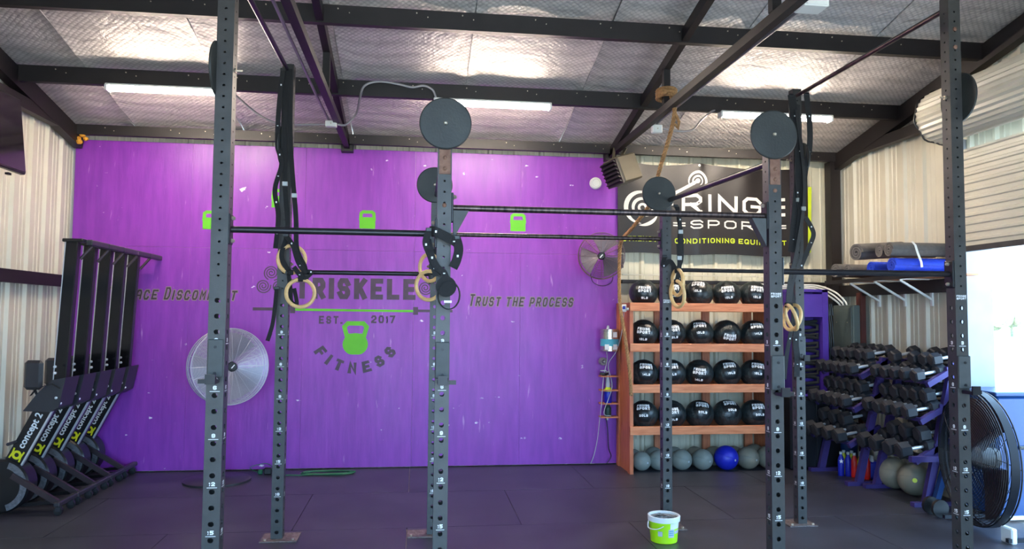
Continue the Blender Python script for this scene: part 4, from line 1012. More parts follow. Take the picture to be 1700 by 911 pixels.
def bwrite(mb, txt, x0, x1, z0, h, t, wr, gap):
    L = textlen(txt, h, wr, gap); s_ = (x1-x0)/L; x = 0
    for ch in txt:
        if ch == ' ': x += h*.5; continue
        w_ = wr*h*(.35 if ch in 'I.1' else 1.15 if ch in 'M' else 1); th = t*h
        for pl in (G[ch] if not (ch == 'E' and h > .1) else [[(0, 1), (1, 1)], [(0, .5), (1, .5)], [(0, 0), (1, 0)]]):
            bstroke(mb, [(x0+(x+th/2/s_+a*(w_-th/s_))*s_ if ch != 'I' else x0+(x+w_/2)*s_, z0+th/2+b*(h-th)) for a, b in pl], th)
        x += w_+gap*h
def bletters(nm, m, txt, x0, x1, z0, h, t, wr, gap):
    L = textlen(txt, h, wr, gap); s_ = (x1-x0)/L; x = 0
    for ch in txt:
        if ch == ' ': x += h*.5; continue
        w_ = wr*h*(.35 if ch in 'I.1' else 1.15 if ch in 'M' else 1); mb = MB()
        bwrite(mb, ch, x0+x*s_, x0+(x+w_)*s_, z0, h, t, wr, gap); mb.build(nm, m, bn); x += w_+gap*h
bletters('printed_letter', M['banner_white'], 'FRINGE', 2.80, 4.41, 2.955, .235, .17, 1.15, .28)
bletters('printed_letter', M['banner_white'], '=SPORT=', 3.0, 4.42, 2.765, .105, .17, 1.5, .6)
mb = MB()
def arc(mb, cx, cz, r, a0, a1, t0, t1, n=26):
    vs = []
    for i in range(n+1):
        a = math.radians(a0+(a1-a0)*i/n); th = t0+(t1-t0)*math.sin(PI*i/n)
        for q in (r-th/2, r+th/2): vs.append(BF(cx+q*math.cos(a), cz+q*math.sin(a)))
    mb.add(vs, [(2*i, 2*i+1, 2*i+3, 2*i+2) for i in range(n)])
arc(mb, 2.625, 3.0, .20, 60, 265, .006, .055); arc(mb, 2.625, 3.0, .115, 30, 250, .006, .04); arc(mb, 2.625, 3.0, .045, 0, 360, .03, .03)
arc(mb, 2.60, 3.0, .22, -95, -20, .004, .045); arc(mb, 2.64, 3.0, .11, -80, 20, .004, .03)
arc(mb, 3.30, 3.345, .11, -100, 215, .006, .035); arc(mb, 3.30, 3.345, .06, -60, 230, .006, .025); arc(mb, 3.30, 3.345, .015, 0, 360, .03, .03)
bstroke(mb, [(2.66, 3.03), (3.28, 3.335)], .04)
mb.build('printed_emblem', M['banner_white'], bn)
for t_, a_, b_ in (('STRENGTH', 2.385, 2.86), ('&', 2.90, 2.95), ('CONDITIONING EQUIPMENT', 3.02, 4.42)): bletters('printed_letter', M['banner_lime'], t_, a_, b_, 2.588, .060, .19, .95, .3)
mb = MB(); vs = [(4.69, 8.51, 2.50), (4.725, 8.51, 2.50), (4.745, 8.51, 3.30), (4.70, 8.51, 3.30)]
mb.add(vs+[(x, y+.003, z) for x, y, z in vs], [(0, 1, 2, 3), (7, 6, 5, 4), (0, 4, 5, 1), (1, 5, 6, 2), (2, 6, 7, 3), (3, 7, 4, 0)]); mb.build('lime_edge', M['banner_lime'], bn)
for x, z in ((2.345, 3.54), (3.32, 3.53), (4.66, 3.50), (2.345, 2.47), (4.66, 2.47)): MB().lathe([(.014, 0), (.014, .004), (.006, .004)], (x, by(x, z)-.003, bz(x, z)), (0, -1, 0), 12).build('grommet', M['galv'], bn)

# ------------------------------------------------------------------ ball rack and balls
SX0, SX1, SY0, SY1 = 2.35, 3.985, 8.0, 8.5
rk = thing('ball_rack', 'stained pine rack holding medicine balls below the banner', 'rack', ((SX0+SX1)/2, 8.25, 0))
for x in (SX0-.02, SX1+.02):
    MB().box((x, SY0+.02, .93), (.04, .09, 1.86)).build('post', M['lumberv'], rk)
    MB().box((x, SY1-.02, .93), (.04, .09, 1.86)).build('post', M['lumberv'], rk)
    MB().box((x+(.008 if x < 3 else -.008), 8.25, .93), (.02, .38, 1.86)).build('side_board', M['lumberv'], rk)
for x in (2.80, 3.38, 3.90): MB().box((x, SY1+.0, .93), (.09, .04, 1.86)).build('rear_stud', M['lumberv'], rk)
SZ = [1.86, 1.413, .967, .513]
for z in SZ:
    MB().box(((SX0+SX1)/2, SY0-.02, z-.045), (SX1-SX0+.08, .04, .09), bev=.003).build('shelf_rail', M['lumber'], rk)
    MB().box(((SX0+SX1)/2, SY1-.04, z-.045), (SX1-SX0, .04, .09)).build('shelf_rail', M['lumber'], rk)
    MB().box(((SX0+SX1)/2, 8.24, z-.065), (SX1-SX0, .46, .018)).build('shelf_board', M['lumber'], rk)
MBALL = .160
def medball(wt):
    t = thing('medicine_ball', 'x', 'medicine ball', (0, 0, 0))
    r = MBALL; n, k = 48, 30; mb = MB(); vs = []; fs = []
    for j in range(k+1):
        th = PI*j/k
        for i in range(n):
            ph = 2*PI*i/n; q = r
            g = min(abs(((ph/(2*PI)*6+.5) % 1)-.5)*2, 1)*math.sin(th)          # six vertical seams
            if abs(th-PI/2) < 1.3: q -= .004*math.exp(-(g/.06)**2)
            q -= .004*math.exp(-((abs(th-PI/2)-.95)/.05)**2)
            vs.append((q*math.sin(th)*math.cos(ph), q*math.sin(th)*math.sin(ph), q*.97*math.cos(th)))
    for j in range(k):
        for i in range(n): fs.append((j*n+i, j*n+(i+1) % n, (j+1)*n+(i+1) % n, (j+1)*n+i))
    mb.add(vs, fs, True).build('ball', M['leather'], t, sharp=180)
    def sp(u, v, e=.002):                                       # u, v in metres on the face towards -Y
        a = u/r; b = v/r; q = r+e; return (q*math.sin(a)*math.cos(b), -q*math.cos(a)*math.cos(b), q*.97*math.sin(b))
    pan = MB(); vs = []; fs = []; n_ = 12
    for j in range(n_+1):
        for i in range(n_+1):
            u = (i/n_-.5)*.21; v = (j/n_-.5)*.26; s_ = 1-.25*abs(j/n_-.5)**2*4; vs.append(sp(u*s_, v, .0008))
    for j in range(n_):
        for i in range(n_): q = j*(n_+1)+i; fs.append((q, q+1, q+n_+2, q+n_+1))
    pan.add(vs, fs, True).build('smooth_panel', M['panel_smooth'], t)
    mb = MB(); 
    for txt, z0, w_ in (('FRINGE', .046, .150), ('SPORT', .008, .150)):
        hh = .033; L = textlen(txt, hh, .75, .18); s_ = w_/L
        write(mb, txt, lambda u, v: sp(-w_/2+u*s_, z0+v), hh, .75, .27, .18)
    hh = .027; L = textlen(wt, hh, .8, .2); write(mb, wt, lambda u, v: sp(-L/2+u, -.070+v), hh, .8, .28, .2)
    mb.build('printed_label', M['print'], t, kind='stuff'); return t
protos = {}
rows = [(['8LB', '10LB', '10LB', '10LB', '12LB'], [.15, .1, -.1, .12, .2], [.0, .2, .55, .1, .15]),
        (['12LB', '12LB', '12LB', '14LB', '14LB'], [.05, .2, .1, .25, .25], [-.05, .1, .45, -.5, .4]),
        (['14LB', '14LB', '14LB', '16LB', '16LB'], [.25, .1, .0, .3, .2], [.35, .35, -.05, .45, .4]),
        (['20LB', '20LB', '20LB', '20LB', '20LB'], [.05, .1, .2, .35, .3], [.4, .1, .6, .75, .4])]
XB = [2.516, 2.840, 3.163, 3.487, 3.812]
SH = ['top', 'second', 'third', 'lowest']
PLc = ['leftmost', 'second from the left', 'middle', 'second from the right', 'rightmost']
for rI, (ws, yw, tl) in enumerate(rows):
    for cI in range(5):
        wt = ws[cI]
        if wt not in protos: o = protos[wt] = medball(wt)
        else: o = copy_tree(protos[wt])
        o.location = (XB[cI]+R.uniform(-.001, .001), 8.14, SZ[rI]-.056+MBALL*.985)
        o.rotation_euler = (-tl[cI], R.uniform(-.12, .12), -.35+yw[cI]*1.0)
        o.location.z = SZ[rI]-.056+MBALL*.99+.006
        tag(o, f'black {int(wt[:-2])} pound medicine ball, {PLc[cI]} on the {SH[rI]} shelf', 'medicine ball', 'medicine balls on the pine rack')
SPOS = [(2.50, 8.17, .105, 'slam', 'leftmost grey slam ball on the floor under the ball rack'), (2.70, 8.18, .11, 'slam', 'grey slam ball second from the left under the ball rack'),
        (2.96, 8.16, .115, 'slam', 'grey slam ball just right of the rear rig post under the ball rack'), (3.20, 8.15, .115, 'slam', 'grey slam ball immediately left of the blue one'),
        (3.465, 8.12, .135, 'slamblue', 'bright blue slam ball on the floor under the ball rack'), (3.735, 8.15, .125, 'slam2', 'taupe slam ball immediately right of the blue one'),
        (3.98, 8.15, .13, 'slam2', 'taupe slam ball at the right end under the ball rack'),
        (2.47, 8.385, .10, 'slam', 'rear grey slam ball in the left corner behind the front row'), (2.71, 8.385, .11, 'slam', 'rear grey slam ball second from the left behind the front row'),
        (2.95, 8.38, .11, 'slam', 'rear grey slam ball behind the rear rig post'), (3.20, 8.38, .11, 'slam2', 'rear taupe slam ball left of the blue one'),
        (3.43, 8.38, .11, 'slam2', 'rear taupe slam ball directly behind the blue one'), (3.67, 8.38, .11, 'slam2', 'rear taupe slam ball right of the blue one'), (3.92, 8.375, .12, 'slam2', 'rear taupe slam ball at the right end behind the front row')]
def slamball(x, y, r, m, lab, grp='slam balls on the floor under the rack', dot=None):
    t = thing('slam_ball', lab, 'slam ball', (x, y, 0), 0, grp)
    mb = MB().sphere((x, y, r), r, 28, 18); mb.build('shell', M[m], t, sharp=180)
    mb = MB().torus((x, y, r), (.3, .2, 1), r*.999, .0022, 40, 4); mb.build('mould_line', M[m], t)
    a = dot or (.4, -.9, -.05); a = Vector(a).normalized()
    MB().lathe([(.012 if not dot else .022, 0), (.009 if not dot else .02, .003), (0, .003)], Vector((x, y, r))+a*(r-.001), a, 14).build('valve', M['banner_lime' if dot else 'cap'], t)
for a in SPOS: slamball(*a)
slamball(4.80, 7.10, .155, 'slam2', 'taupe slam ball lying behind the one with the yellow dot', 'slam balls under the dumbbell rack', None)
slamball(4.81, 6.80, .155, 'slam2', 'taupe slam ball with a yellow dot under the dumbbell rack', 'slam balls under the dumbbell rack', (-.55, -.8, .1))

# things at the rack's left side
thermo = t = thing('thermostat', 'small white thermostat box with dark screen left of the ball rack', 'thermostat', (2.25, 8.45, 1.81))
MB().box((2.265, 8.05, 1.80), (.055, .03, .085), bev=.006).build('case', M['white_metal'], t); MB().box((2.262, 8.032, 1.805), (.03, .004, .035)).build('screen', M['bluelab'], t)
MB().cyl((2.29, 8.02, 1.79), (2.31, 8.02, 1.79), .016, 12).build('dial', M['white_metal'], t)
tin = t = thing('tin_canister', 'shiny cylindrical tin with pale labels fixed beside the ball rack', 'canister', (2.19, 8.42, 1.42))
MB().lathe([(.105, 0), (.11, .005), (.11, .02), (.105, .025), (.105, .23), (.11, .235), (.11, .25), (.10, .255), (0, .255)], (2.195, 8.40, 1.31), (0, 0, 1), 32).build('body', M['tin'], t)
MB().lathe([(.1062, .06), (.1062, .14)], (2.195, 8.40, 1.31), (0, 0, 1), 32, caps=False).build('label_band', M['teal'], t)
mb = MB(); 
for a, z in ((-2.1, 1.36), (-1.2, 1.36), (-1.2, 1.50)): mb.box((2.195+.107*math.cos(a), 8.40+.107*math.sin(a), z), (.004, .05, .06), rz=a)
mb.build('label', M['print'], t, kind='stuff')
MB().lathe([(.018, 0), (.012, .035), (0, .04)], (2.17, 8.37, 1.565), (0, 0, 1), 10).build('nozzle', M['cap'], t)
sh = thing('ledge_rack', 'narrow wall rack of four small pine ledges beside the ball rack', 'shelf', (2.2, 8.48, .55))
for z in (1.02, .86, .71, .555):
    MB().box((2.20, 8.47, z), (.20, .13, .014)).build('ledge', M['lumber'], sh)
MB().box((2.20, 8.535, .79), (.03, .02, .56)).build('rail', M['galv'], sh)
t = thing('spray_bottle', 'spray bottle with white trigger, lime collar and blue body', 'bottle', (2.19, 8.45, .717))
MB().lathe([(.038, 0), (.045, .01), (.045, .11), (.04, .13), (.022, .16)], (2.19, 8.45, .717), (0, 0, 1), 20).build('body', M['bluelab'], t)
MB().lathe([(.042, .13), (.042, .16), (.025, .18)], (2.19, 8.45, .717), (0, 0, 1), 20).build('collar', M['banner_lime'], t)
MB().lathe([(.024, .175), (.03, .20), (.014, .30), (.012, .32)], (2.19, 8.45, .717), (0, 0, 1), 16).build('neck', M['cap'], t)
MB().bar((2.19, 8.45, 1.05), (2.12, 8.42, 1.035), .02, .025).build('trigger', M['plastic'], t)
t = thing('cleaner_bottle', 'dark green bottle on the lowest ledge beside the ball rack', 'bottle', (2.19, 8.45, .562))
MB().lathe([(.035, 0), (.038, .01), (.038, .10), (.02, .125), (.018, .14), (0, .14)], (2.19, 8.45, .562), (0, 0, 1), 18).build('body', mat('dark_green_plastic', (30, 60, 56), .35), t)
MB().lathe([(.02, .12), (.02, .14), (0, .14)], (2.19, 8.45, .562), (0, 0, 1), 14).build('cap', M['plastic'], t)
t = thing('hand_towel_roll', 'small grey tape roll above the spray bottle', 'tape roll', (2.13, 8.46, 1.18)); mb = MB().lathe([(.022, -.02), (.045, -.02), (.045, .02), (.022, .02), (.022, -.02)], (2.13, 8.46, 1.19), (.3, -1, 0), 20, caps=False); mb.build('roll', M['conduit'], t)
MB().cyl((2.13, 8.55, 1.19), (2.14, 8.42, 1.19), .012, 8).build('peg', M['galv'], t)
t = thing('first_aid_clip', 'small clutter of black clips on the top ledge beside the ball rack', 'clip', (2.12, 8.43, 1.03))
MB().box((2.12, 8.43, 1.05), (.06, .04, .03), bev=.006).build('clip', M['plastic'], t); MB().box((2.13, 8.43, 1.085), (.07, .03, .012), bev=.004).build('jaw', M['cap'], t)
cable('cord', [(2.16, 8.40, 1.30), (2.17, 8.42, 1.20), (2.13, 8.42, 1.0), (2.10, 8.40, .7), (2.09, 8.45, .5), (2.08, 8.50, .3), (2.04, 8.5, .12), (2.0, 8.5, .02)], .004, M['cap'], '', 6, tin)
cable('cord', [(2.27, 8.06, 1.75), (2.25, 8.1, 1.5), (2.24, 8.3, 1.3), (2.18, 8.40, 1.15), (2.23, 8.42, .9), (2.12, 8.36, .62), (2.2, 8.36, .58)], .004, M['cap'], '', 6, thermo)
cable('cord', [(2.18, 8.5, .54), (2.20, 8.5, .4), (2.21, 8.5, .2), (2.24, 8.5, .1), (2.19, 8.5, .02)], .005, M['plastic'], '', 6, sh)

# ------------------------------------------------------------------ floor clutter by the wall
mb = MB(); pts = []
for i in range(70):
    a = i*.27; r = .23+.02*math.sin(i*.7); pts.append((-.92+r*1.15*math.cos(a), 8.31+r*.42*math.sin(a), .008+.003*(i//23)))
pts = [(-1.5, 8.30, .01), (-1.35, 8.22, .01), (-1.2, 8.20, .01)]+pts
t = tag(MB().tube(pts, .007, 6).build('garden_cord', M['green_hose']), 'coil of thin green cord on the mats below the FITNESS lettering', 'cord')
t = thing('power_plug', 'black plug adapter with green cable end on the floor by the wall', 'plug', (-1.56, 8.33, 0))
MB().box((-1.55, 8.33, .035), (.08, .06, .07), bev=.01).build('body', M['plastic'], t); MB().box((-1.63, 8.34, .025), (.05, .05, .05), bev=.01).build('end', M['green_hose'], t)
MB().tube(spline([(-1.66, 8.34, .02), (-1.75, 8.4, .06), (-1.6, 8.45, .09), (-1.5, 8.4, .05)]), .004, 6).build('lead', M['green_hose'], t)

# bucket
bx, byy = 1.895, 5.62
b = thing('chalk_bucket', 'lime green plastic bucket of chalk standing before the rear rig post', 'bucket', (bx, byy, 0))
MB().lathe([(.095, 0), (.100, .004), (.112, .205)], (bx, byy, 0), (0, 0, 1), 40).build('body', M['bucketlime'], b)
MB().lathe([(.106, .19), (.121, .192), (.123, .235), (.119, .24), (.108, .238), (.108, .21), (.106, .19)], (bx, byy, 0), (0, 0, 1), 40, caps=False).build('rim', M['bucketwhite'], b)
mb = MB(); mb.lathe([(.0, .222), (.107, .218)], (bx, byy, 0), (0, 0, 1), 30, caps=False)
for i in range(22):
    a = R.uniform(0, 6.28); q = R.uniform(0, .085); mb.box((bx+q*math.cos(a), byy+q*math.sin(a), .222), (R.uniform(.015, .035), R.uniform(.01, .03), .018), rz=a)
mb.build('chalk_pieces', M['chalk'], b, kind='stuff')
def cylf(u, v, r=.1065): a = -PI/2+u/r; rr_ = .1008+.011*(v/.2); return (bx+rr_*math.cos(a), byy+rr_*math.sin(a), v)
def patch(pts, m, nm, parent=b, f=cylf, n=10):
    (u0, v0), (u1, v1) = pts; mb = MB(); vs = [f(u0+(u1-u0)*i/n, v) for i in range(n+1) for v in (v0, v1)]
    mb.add(vs, [(2*i, 2*i+2, 2*i+3, 2*i+1) for i in range(n)], True); return mb.build(nm, m, parent)
patch(((.015, .135), (.15, .185)), M['bucketwhite'], 'label_band', n=14)
patch(((.0, .06), (.05, .135)), M['cap'], 'label_block'); 
mb = MB()
for k, (t_, z) in enumerate((('CHALK', .112), ('MAGIC', .094))): write(mb, t_, lambda u, v: cylf(.006+u, z+v, .105) if True else 0, .011, .55, .2, .2)
mb = MB()
for z in (.115, .098, .08): 
    vs = [tuple(Vector(cylf(u, v))*1) for u in (.006, .02, .035, .044) for v in (z, z+.008)]
    mb.add([(x+(x-bx)*.012, y+(y-byy)*.012, z_) for x, y, z_ in vs], [(0, 2, 3, 1), (2, 4, 5, 3), (4, 6, 7, 5)])
mb.build('label_print', M['teal'], b, kind='stuff')
patch(((.055, .09), (.14, .12)), M['cap'], 'label_block'); patch(((-.08, .07), (-.045, .115)), M['cap'], 'round_sticker')
MB().tube(spline([(bx-.121, byy, .19), (bx-.13, byy-.03, .135), (bx-.09, byy-.10, .14), (bx-.04, byy-.118, .17)]), .004, 6).build('handle', M['bucketwhite'], b)
b.scale = (1, 1, .82)

# ------------------------------------------------------------------ right side: violet stand, cabinet, bands, electrics
cb = thing('black_cabinet', 'low black cabinet under the violet stand, doors closed', 'cabinet', (4.49, 8.25, 0))
MB().box((4.49, 8.24, .41), (.60, .40, .80), bev=.01).build('body', M['blackcab'], cb)
for sx in (-.15, .15): 
    q = MB().box((4.49+sx, 8.034, .41), (.285, .014, .74), bev=.004).build('door', M['blackcab'], cb)
    MB().box((4.49+sx*.12, 8.022, .55), (.012, .012, .09)).build('handle', M['rigdark'], q)
st_ = thing('band_stand', 'open violet painted stand holding black bands, on the black cabinet', 'stand', (4.45, 8.2, .82))
for x, w_ in ((4.265, .06), (4.635, .07)): MB().box((x, 8.16, 1.43), (w_, .22, 1.20)).build('side_post', M['purple_paint'], st_)
MB().box((4.45, 8.16, 2.02), (.44, .22, .03)).build('top_board', M['purple_paint'], st_)
MB().box((4.45, 8.16, .833), (.46, .24, .022)).build('bottom_board', M['purple_paint'], st_)
MB().box((4.45, 8.265, 1.43), (.32, .012, 1.16)).build('back_board', M['purple_paint'], st_)
MB().box((4.45, 8.06, 1.85), (.31, .012, .26)).build('upper_panel', M['purple_paint'], st_)
br = thing('battle_rope', 'thick black rope folded in waves inside the violet stand', 'rope', (4.45, 8.15, .85))
pts = []
for i in range(17):
    z = .875+.05*i; a, b_ = (4.335, 4.565) if i % 2 == 0 else (4.565, 4.335)
    for j in range(8): u = j/7; pts.append((a+(b_-a)*u, 8.11+.02*math.sin(u*PI), z+.016*math.sin(u*PI)*(-1 if i % 3 else 1)+.0*u))
MB().tube(pts, .021, 8).build('rope_body', M['strap'], br)
for k in range(5):
    x = 4.75+.024*k; t = thing('jump_rope', ['black jump rope', 'black jump rope']*0 or ['leftmost black jump rope looped beside the violet stand', 'second looped black jump rope beside the violet stand', 'middle looped black jump rope beside the violet stand', 'fourth looped jump rope, nearest the grey panel but one', 'looped black jump rope nearest the grey electrical panel'][k], 'jump rope', (x, 8.33, 1.85), 0, 'jump ropes hung beside the violet stand')
    l = .50+.08*((k*3) % 5)
    lp = spline([(x, 8.33, 1.86), (x-.035, 8.32, 1.6), (x-.04, 8.31, 1.85-l), (x, 8.31, 1.75-l), (x+.04, 8.31, 1.85-l), (x+.03, 8.32, 1.6), (x+.004, 8.33, 1.86)], 8)
    MB().tube(lp, .007, 6).build('cord', M['plastic'], t)
    for s_ in (-1, 1): MB().cyl((x+.01*s_, 8.30, 1.87), (x+.02*s_, 8.29, 1.74), .011, 8).build('handle', M['plastic'], t)
t = thing('hook_rail', 'black steel hook rail beside the violet stand', 'hook rail', (4.8, 8.4, 1.88)); MB().box((4.80, 8.40, 1.885), (.20, .10, .025)).build('rail', M['steel'], t)
MB().box((4.80, 8.50, 1.885), (.05, .12, .04)).build('bracket', M['steel'], t)

ep = thing('electrical_panel', 'tall grey-green electrical panel box on the right wall by the corner', 'electrical panel', (5.0, 8.2, .9))
MB().box((4.985, 8.17, 1.38), (.13, .42, .96), bev=.01).build('box', M['panelgrey'], ep)
q = MB().box((4.914, 8.17, 1.38), (.012, .38, .90), bev=.003).build('door', M['panelgrey'], ep)
MB().box((4.903, 8.05, 1.36), (.012, .02, .07)).build('latch', M['plastic'], q)
for (y, z) in ((8.28, 1.66), (8.06, 1.66), (8.28, 1.10)): MB().lathe([(.008, 0), (.008, .004), (0, .004)], (4.908, y, z), (-1, 0, 0), 8).build('screw', M['bolt'], q)
for k in range(3):
    o = cable('conduit_pipe', [(3.9, 8.50, 2.06+.022*k), (4.5, 8.50, 2.06+.022*k), (4.72+.03*k, 8.45, 2.055+.02*k), (4.84+.03*k, 8.38-.05*k, 1.99+.01*k), (4.93+.015*k, 8.30-.06*k, 1.90), (4.96, 8.28-.06*k, 1.85)], .010, M['white_metal'],
              ['lowest pale conduit bending down into the grey electrical panel', 'middle pale conduit bending down into the grey electrical panel', 'top pale conduit bending down into the grey electrical panel'][k])
    o['group'] = 'conduits above the electrical panel'

# wall shelf with foam rolls
sf = thing('wall_shelf', 'long plywood shelf on white brackets on the right wall', 'shelf', (4.85, 7.1, 2.08))
MB().box((4.81, 7.05, 2.115), (.50, 1.70, .02)).build('board', M['lumber'], sf)
MB().box((4.555, 7.05, 2.105), (.02, 1.70, .04)).build('front_edge', M['steel'], sf)
for y in (7.66, 7.22, 6.81):
    q = MB().bar((5.04, y, 1.90), (4.70, y, 2.09), .02, .02).build('bracket', M['white_metal'], sf)
    MB().box((5.045, y, 1.96), (.02, .03, .25)).build('bracket_plate', M['white_metal'], q); MB().box((4.88, y, 2.097), (.34, .025, .012)).build('bracket_arm', M['white_metal'], q)
def roll_mat(c, ang, L, r, m, lab, turns=3, elev=0):
    """c = centre of the near end that faces the camera"""
    d_ = Vector((math.cos(ang), math.sin(ang), elev)).normalized(); c = Vector(c); t = thing('foam_mat_roll', lab, 'foam roll', c+d_*L/2-Vector((0, 0, r)), 0, 'rolled exercise mats on the wall shelf')
    h_ = Vector((0, 0, 1)); x = d_.cross(h_).normalized(); y = x.cross(d_); th = r*.85/(turns)*.72
    n = turns*22; out = []; inn = []
    for i in range(n+1):
        a = 2*PI*i/22; q = r*.98-(r*.8)*i/n; v = x*math.cos(a)+y*math.sin(a)
        out.append(c+v*q); inn.append(c+v*max(q-th, .004))
    vs = out+inn+[p+d_*L for p in out]+[p+d_*L for p in inn]; m_ = n+1; fs = []
    for i in range(n):
        fs += [(i, i+1, m_+i+1, m_+i), (2*m_+i, 3*m_+i, 3*m_+i+1, 2*m_+i+1), (i, 2*m_+i, 2*m_+i+1, i+1), (m_+i, m_+i+1, 3*m_+i+1, 3*m_+i)]
    fs += [(0, m_, 3*m_, 2*m_), (n, 2*m_+n, 3*m_+n, m_+n)]
    MB().add(vs, fs, True).build('mat', M[m], t)
    return t
roll_mat((4.47, 7.56, 2.215), .12, .55, .085, 'foam', 'grey foam roll lying lowest at the left end of the shelf')
roll_mat((4.49, 7.36, 2.205), .12, .52, .072, 'foam', 'smaller grey foam roll on the shelf just right of the leftmost')
roll_mat((4.43, 7.10, 2.375), .22, .60, .098, 'foam', 'thick grey foam roll on top at the left of the stack', elev=.08)
roll_mat((4.47, 6.92, 2.205), .02, .55, .072, 'foamblue', 'blue foam roll underneath, left of the other blue one', elev=0)
roll_mat((4.45, 6.745, 2.362), .0, .58, .074, 'foam', 'grey foam roll on top, left of the light-taped one')
roll_mat((4.44, 6.585, 2.362), .0, .60, .078, 'foam', 'grey foam roll on top at the right end of the shelf')
roll_mat((4.43, 6.53, 2.208), .0, .62, .078, 'foamblue', 'bright blue foam roll at the right end of the shelf')
# strip of white tape across the right-hand rolls
t = tag(MB().ribbon([(4.64, 6.52, 2.437), (4.65, 6.49, 2.40), (4.66, 6.475, 2.33), (4.67, 6.44, 2.24), (4.68, 6.445, 2.19)], .022, .003, (1, 0, 0)).build('white_tape', M['white_metal']), 'strip of white tape down the right-hand foam rolls', 'tape')

# ------------------------------------------------------------------ dumbbell racks
def hexbell(s):
    t = thing('hex_dumbbell', 'x', 'dumbbell', (0, 0, 0)); r = .05*s; L = .075*s; gp = .065
    for sg in (-1, 1):
        MB().lathe([(r*.75, 0), (r, .012), (r, L-.012), (r*.75, L)], (sg*gp if sg > 0 else -gp-L, 0, 0), (1, 0, 0), 6, ph=PI/6).build('head', M['iron'], t)
    MB().lathe([(.013, 0), (.017, gp), (.013, 2*gp)], (-gp, 0, 0), (1, 0, 0), 12).build('handle', M['chrome'], t)
    return t
bells = {}
FRN = ['nearer the door', 'nearer the corner']; TIER = ['top', 'middle', 'bottom']
def dbrack(y0, y1, x0, which, lab):
    """front edge at x0, runs y0 (near) .. y1 (far)"""
    t = thing('dumbbell_rack', lab, 'dumbbell rack', (x0+.2, (y0+y1)/2, 0), 0, 'dumbbell racks along the right wall')
    for y in (y0+.02, y1-.02):
        MB().bar((x0+.05, y, .0), (x0+.36, y, 1.30), .05, .07, up=(1, 0, 0)).build('upright', M['rackpurple'], t)
        MB().box((x0+.17, y, .02), (.50, .06, .04)).build('foot', M['rackpurple'], t)
    tiers = [(1.12, .14), (.78, .06), (.42, .0)]
    for k, (z, dx) in enumerate(tiers):
        xa = x0+dx
        for jx, jz in ((0, 0), (.19, .13)):
            MB().bar((xa+jx-.035, y0, z+jz), (xa+jx-.035, y1, z+jz), .03, .03).build('shelf_rail', M['rackpurple'], t)
            MB().bar((xa+jx+.075, y0, z+jz+.02), (xa+jx+.075, y1, z+jz+.02), .03, .03).build('shelf_rail', M['rigdark'], t)
        for y in (y0+.02, y1-.02): MB().bar((xa-.05, y, z-.02), (xa+.30, y, z+.17), .05, .05).build('shelf_arm', M['rackpurple'], t)
        s_ = [1.3, 1.42, 1.55][k]; n = [5, 5, 4][k]
        for row in range(2):
            for i in range(n):
                if (which, k, row, i) in ((0, 0, 1, 3), (0, 2, 1, 3), (1, 2, 1, 0)): continue
                if s_ not in bells: o = bells[s_] = hexbell(s_)
                else: o = copy_tree(bells[s_])
                y = y0+.09+(y1-y0-.16)*i/(n-1)
                o.location = (xa+.02+(.19 if row else 0), y, z+.018+(.145 if row else 0)+.05*s_)
                o.rotation_euler = (0, -.18, R.uniform(-.12, .12))
                tag(o, f'black dumbbell {ORD[i]} from door, {TIER[k]} tier {"rear" if row else "front"} row, rack {FRN[which]}', 'dumbbell', 'hex dumbbells on the racks')
dbrack(6.38, 7.16, 4.58, 0, 'violet steel dumbbell rack nearer the door, three tiers')
dbrack(7.24, 8.00, 4.46, 1, 'violet steel dumbbell rack nearer the corner, three tiers')
t = thing('blue_foot_frame', 'bright blue upright bracket at the door end of the dumbbell rack', 'bracket', (4.72, 6.33, 0))
MB().bar((4.66, 6.33, .0), (4.80, 6.33, .42), .05, .05, up=(1, 0, 0)).build('leg', M['navy'], t); MB().box((4.62, 6.33, .44), (.36, .05, .05)).build('top', M['rackpurple'], t)

# drinks on the floor
def bottle(x, y, m, lab, star=False):
    t = thing('drink_bottle', lab, 'bottle', (x, y, 0), 0, 'bottled drinks on the floor')
    MB().lathe([(.03, 0), (.033, .008), (.033, .17), (.028, .19), (.014, .225), (.014, .235)], (x, y, 0), (0, 0, 1), 18).build('body', M[m], t)
    MB().lathe([(.017, .232), (.017, .258), (0, .258)], (x, y, 0), (0, 0, 1), 14).build('cap', M['cap'], t)
    if star:
        mb = MB(); pts = []
        for i in range(10):
            a = PI/2+2*PI*i/10; q = .028 if i % 2 == 0 else .011; u, v = q*math.cos(a), q*math.sin(a)
            aa = -PI/2-.45+u/.034; pts.append((x+.0345*math.cos(aa), y+.0345*math.sin(aa), .16+v))
        c_ = (x+.0345*math.cos(-PI/2-.45), y+.0345*math.sin(-PI/2-.45), .16)
        mb.add(pts+[c_], [(i, (i+1) % 10, 10) for i in range(10)]); mb.build('printed_star', M['print'], t)
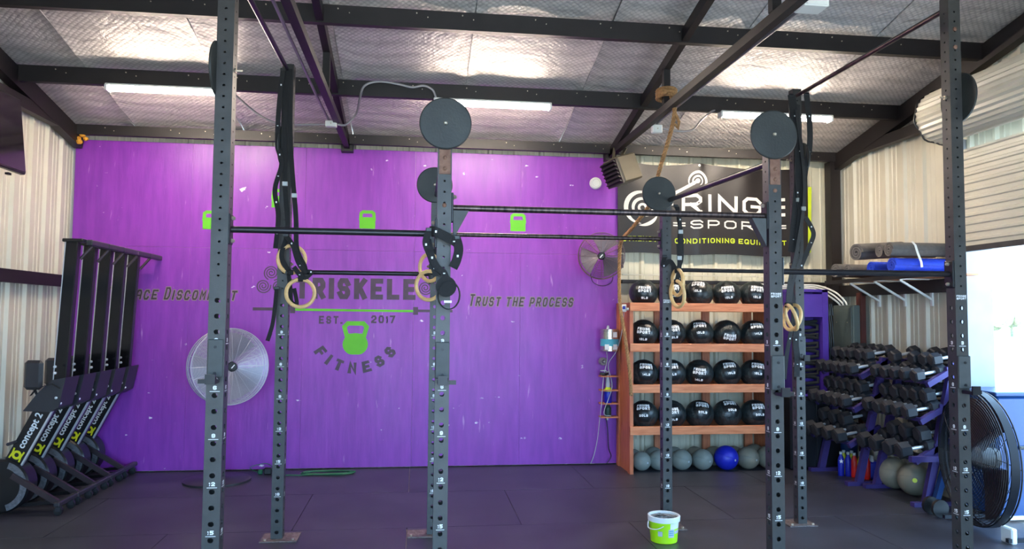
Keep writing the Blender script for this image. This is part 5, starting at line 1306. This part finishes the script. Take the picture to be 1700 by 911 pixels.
for x, y, m, lab, s_ in ((4.60, 7.72, 'bluelab', 'blue drink bottle with a white star at the left of the group', True), (4.665, 7.69, 'bluelab', 'blue-and-white drink bottle second from the left', False),
                         (4.70, 7.63, 'redlab', 'red drink bottle left of the yellow one', False), (4.745, 7.59, 'yellowlab', 'yellow drink bottle between red bottles', False), (4.785, 7.53, 'redlab', 'red drink bottle nearest the blue multipack', False),
                         (4.68, 7.80, 'yellowlab', 'yellow drink bottle in the back row, left', False), (4.75, 7.76, 'yellowlab', 'yellow drink bottle in the back row, middle', False), (4.82, 7.70, 'redlab', 'red drink bottle in the back row, right', False)):
    bottle(x, y, m, lab, s_)
pk = thing('drink_multipack', 'shrink-wrapped blue multipack of bottles with round emblem on the floor', 'multipack', (4.93, 7.55, 0))
Q = Matrix.Rotation(-.45, 3, 'Z')
MB().box((4.92, 7.53, .095), (.22, .15, .19), M=Q, bev=.02).build('wrap', M['bluelab'], pk)
for i in range(3):
    for j in range(2):
        q = Q @ Vector((-.072+.072*i, -.036+.072*j, 0)); MB().lathe([(.03, .17), (.026, .19), (.014, .215), (.017, .216), (.017, .24), (0, .24)], (4.92+q.x, 7.53+q.y, 0), (0, 0, 1), 14).build('bottle_top', M['cap'], pk)
def pkf(u, v, e=.0765): q = Q @ Vector((u, -e, v)); return (4.92+q.x, 7.53+q.y, .095+q.z)
mb = MB(); mb.add([pkf(.055*math.cos(2*PI*i/24), .055*math.sin(2*PI*i/24)-.01) for i in range(24)], [tuple(range(24))]); mb.build('printed_emblem', M['cap'], pk)
mb = MB(); mb.add([pkf(u, v, .0772) for u, v in ((-.025, .02), (.025, .02), (.025, .045), (-.025, .045))], [(0, 1, 2, 3)]); mb.build('emblem_tab', M['redlab'], pk)
t = thing('blue_tub', 'dark blue plastic tub on the floor between the black cabinet and the dumbbell rack', 'tub', (4.945, 8.17, 0))
MB().lathe([(.09, 0), (.10, .01), (.12, .30), (.13, .305), (.13, .32), (.115, .32), (.095, .02)], (4.945, 8.17, .0), (0, 0, 1), 24).build('body', M['navy'], t)
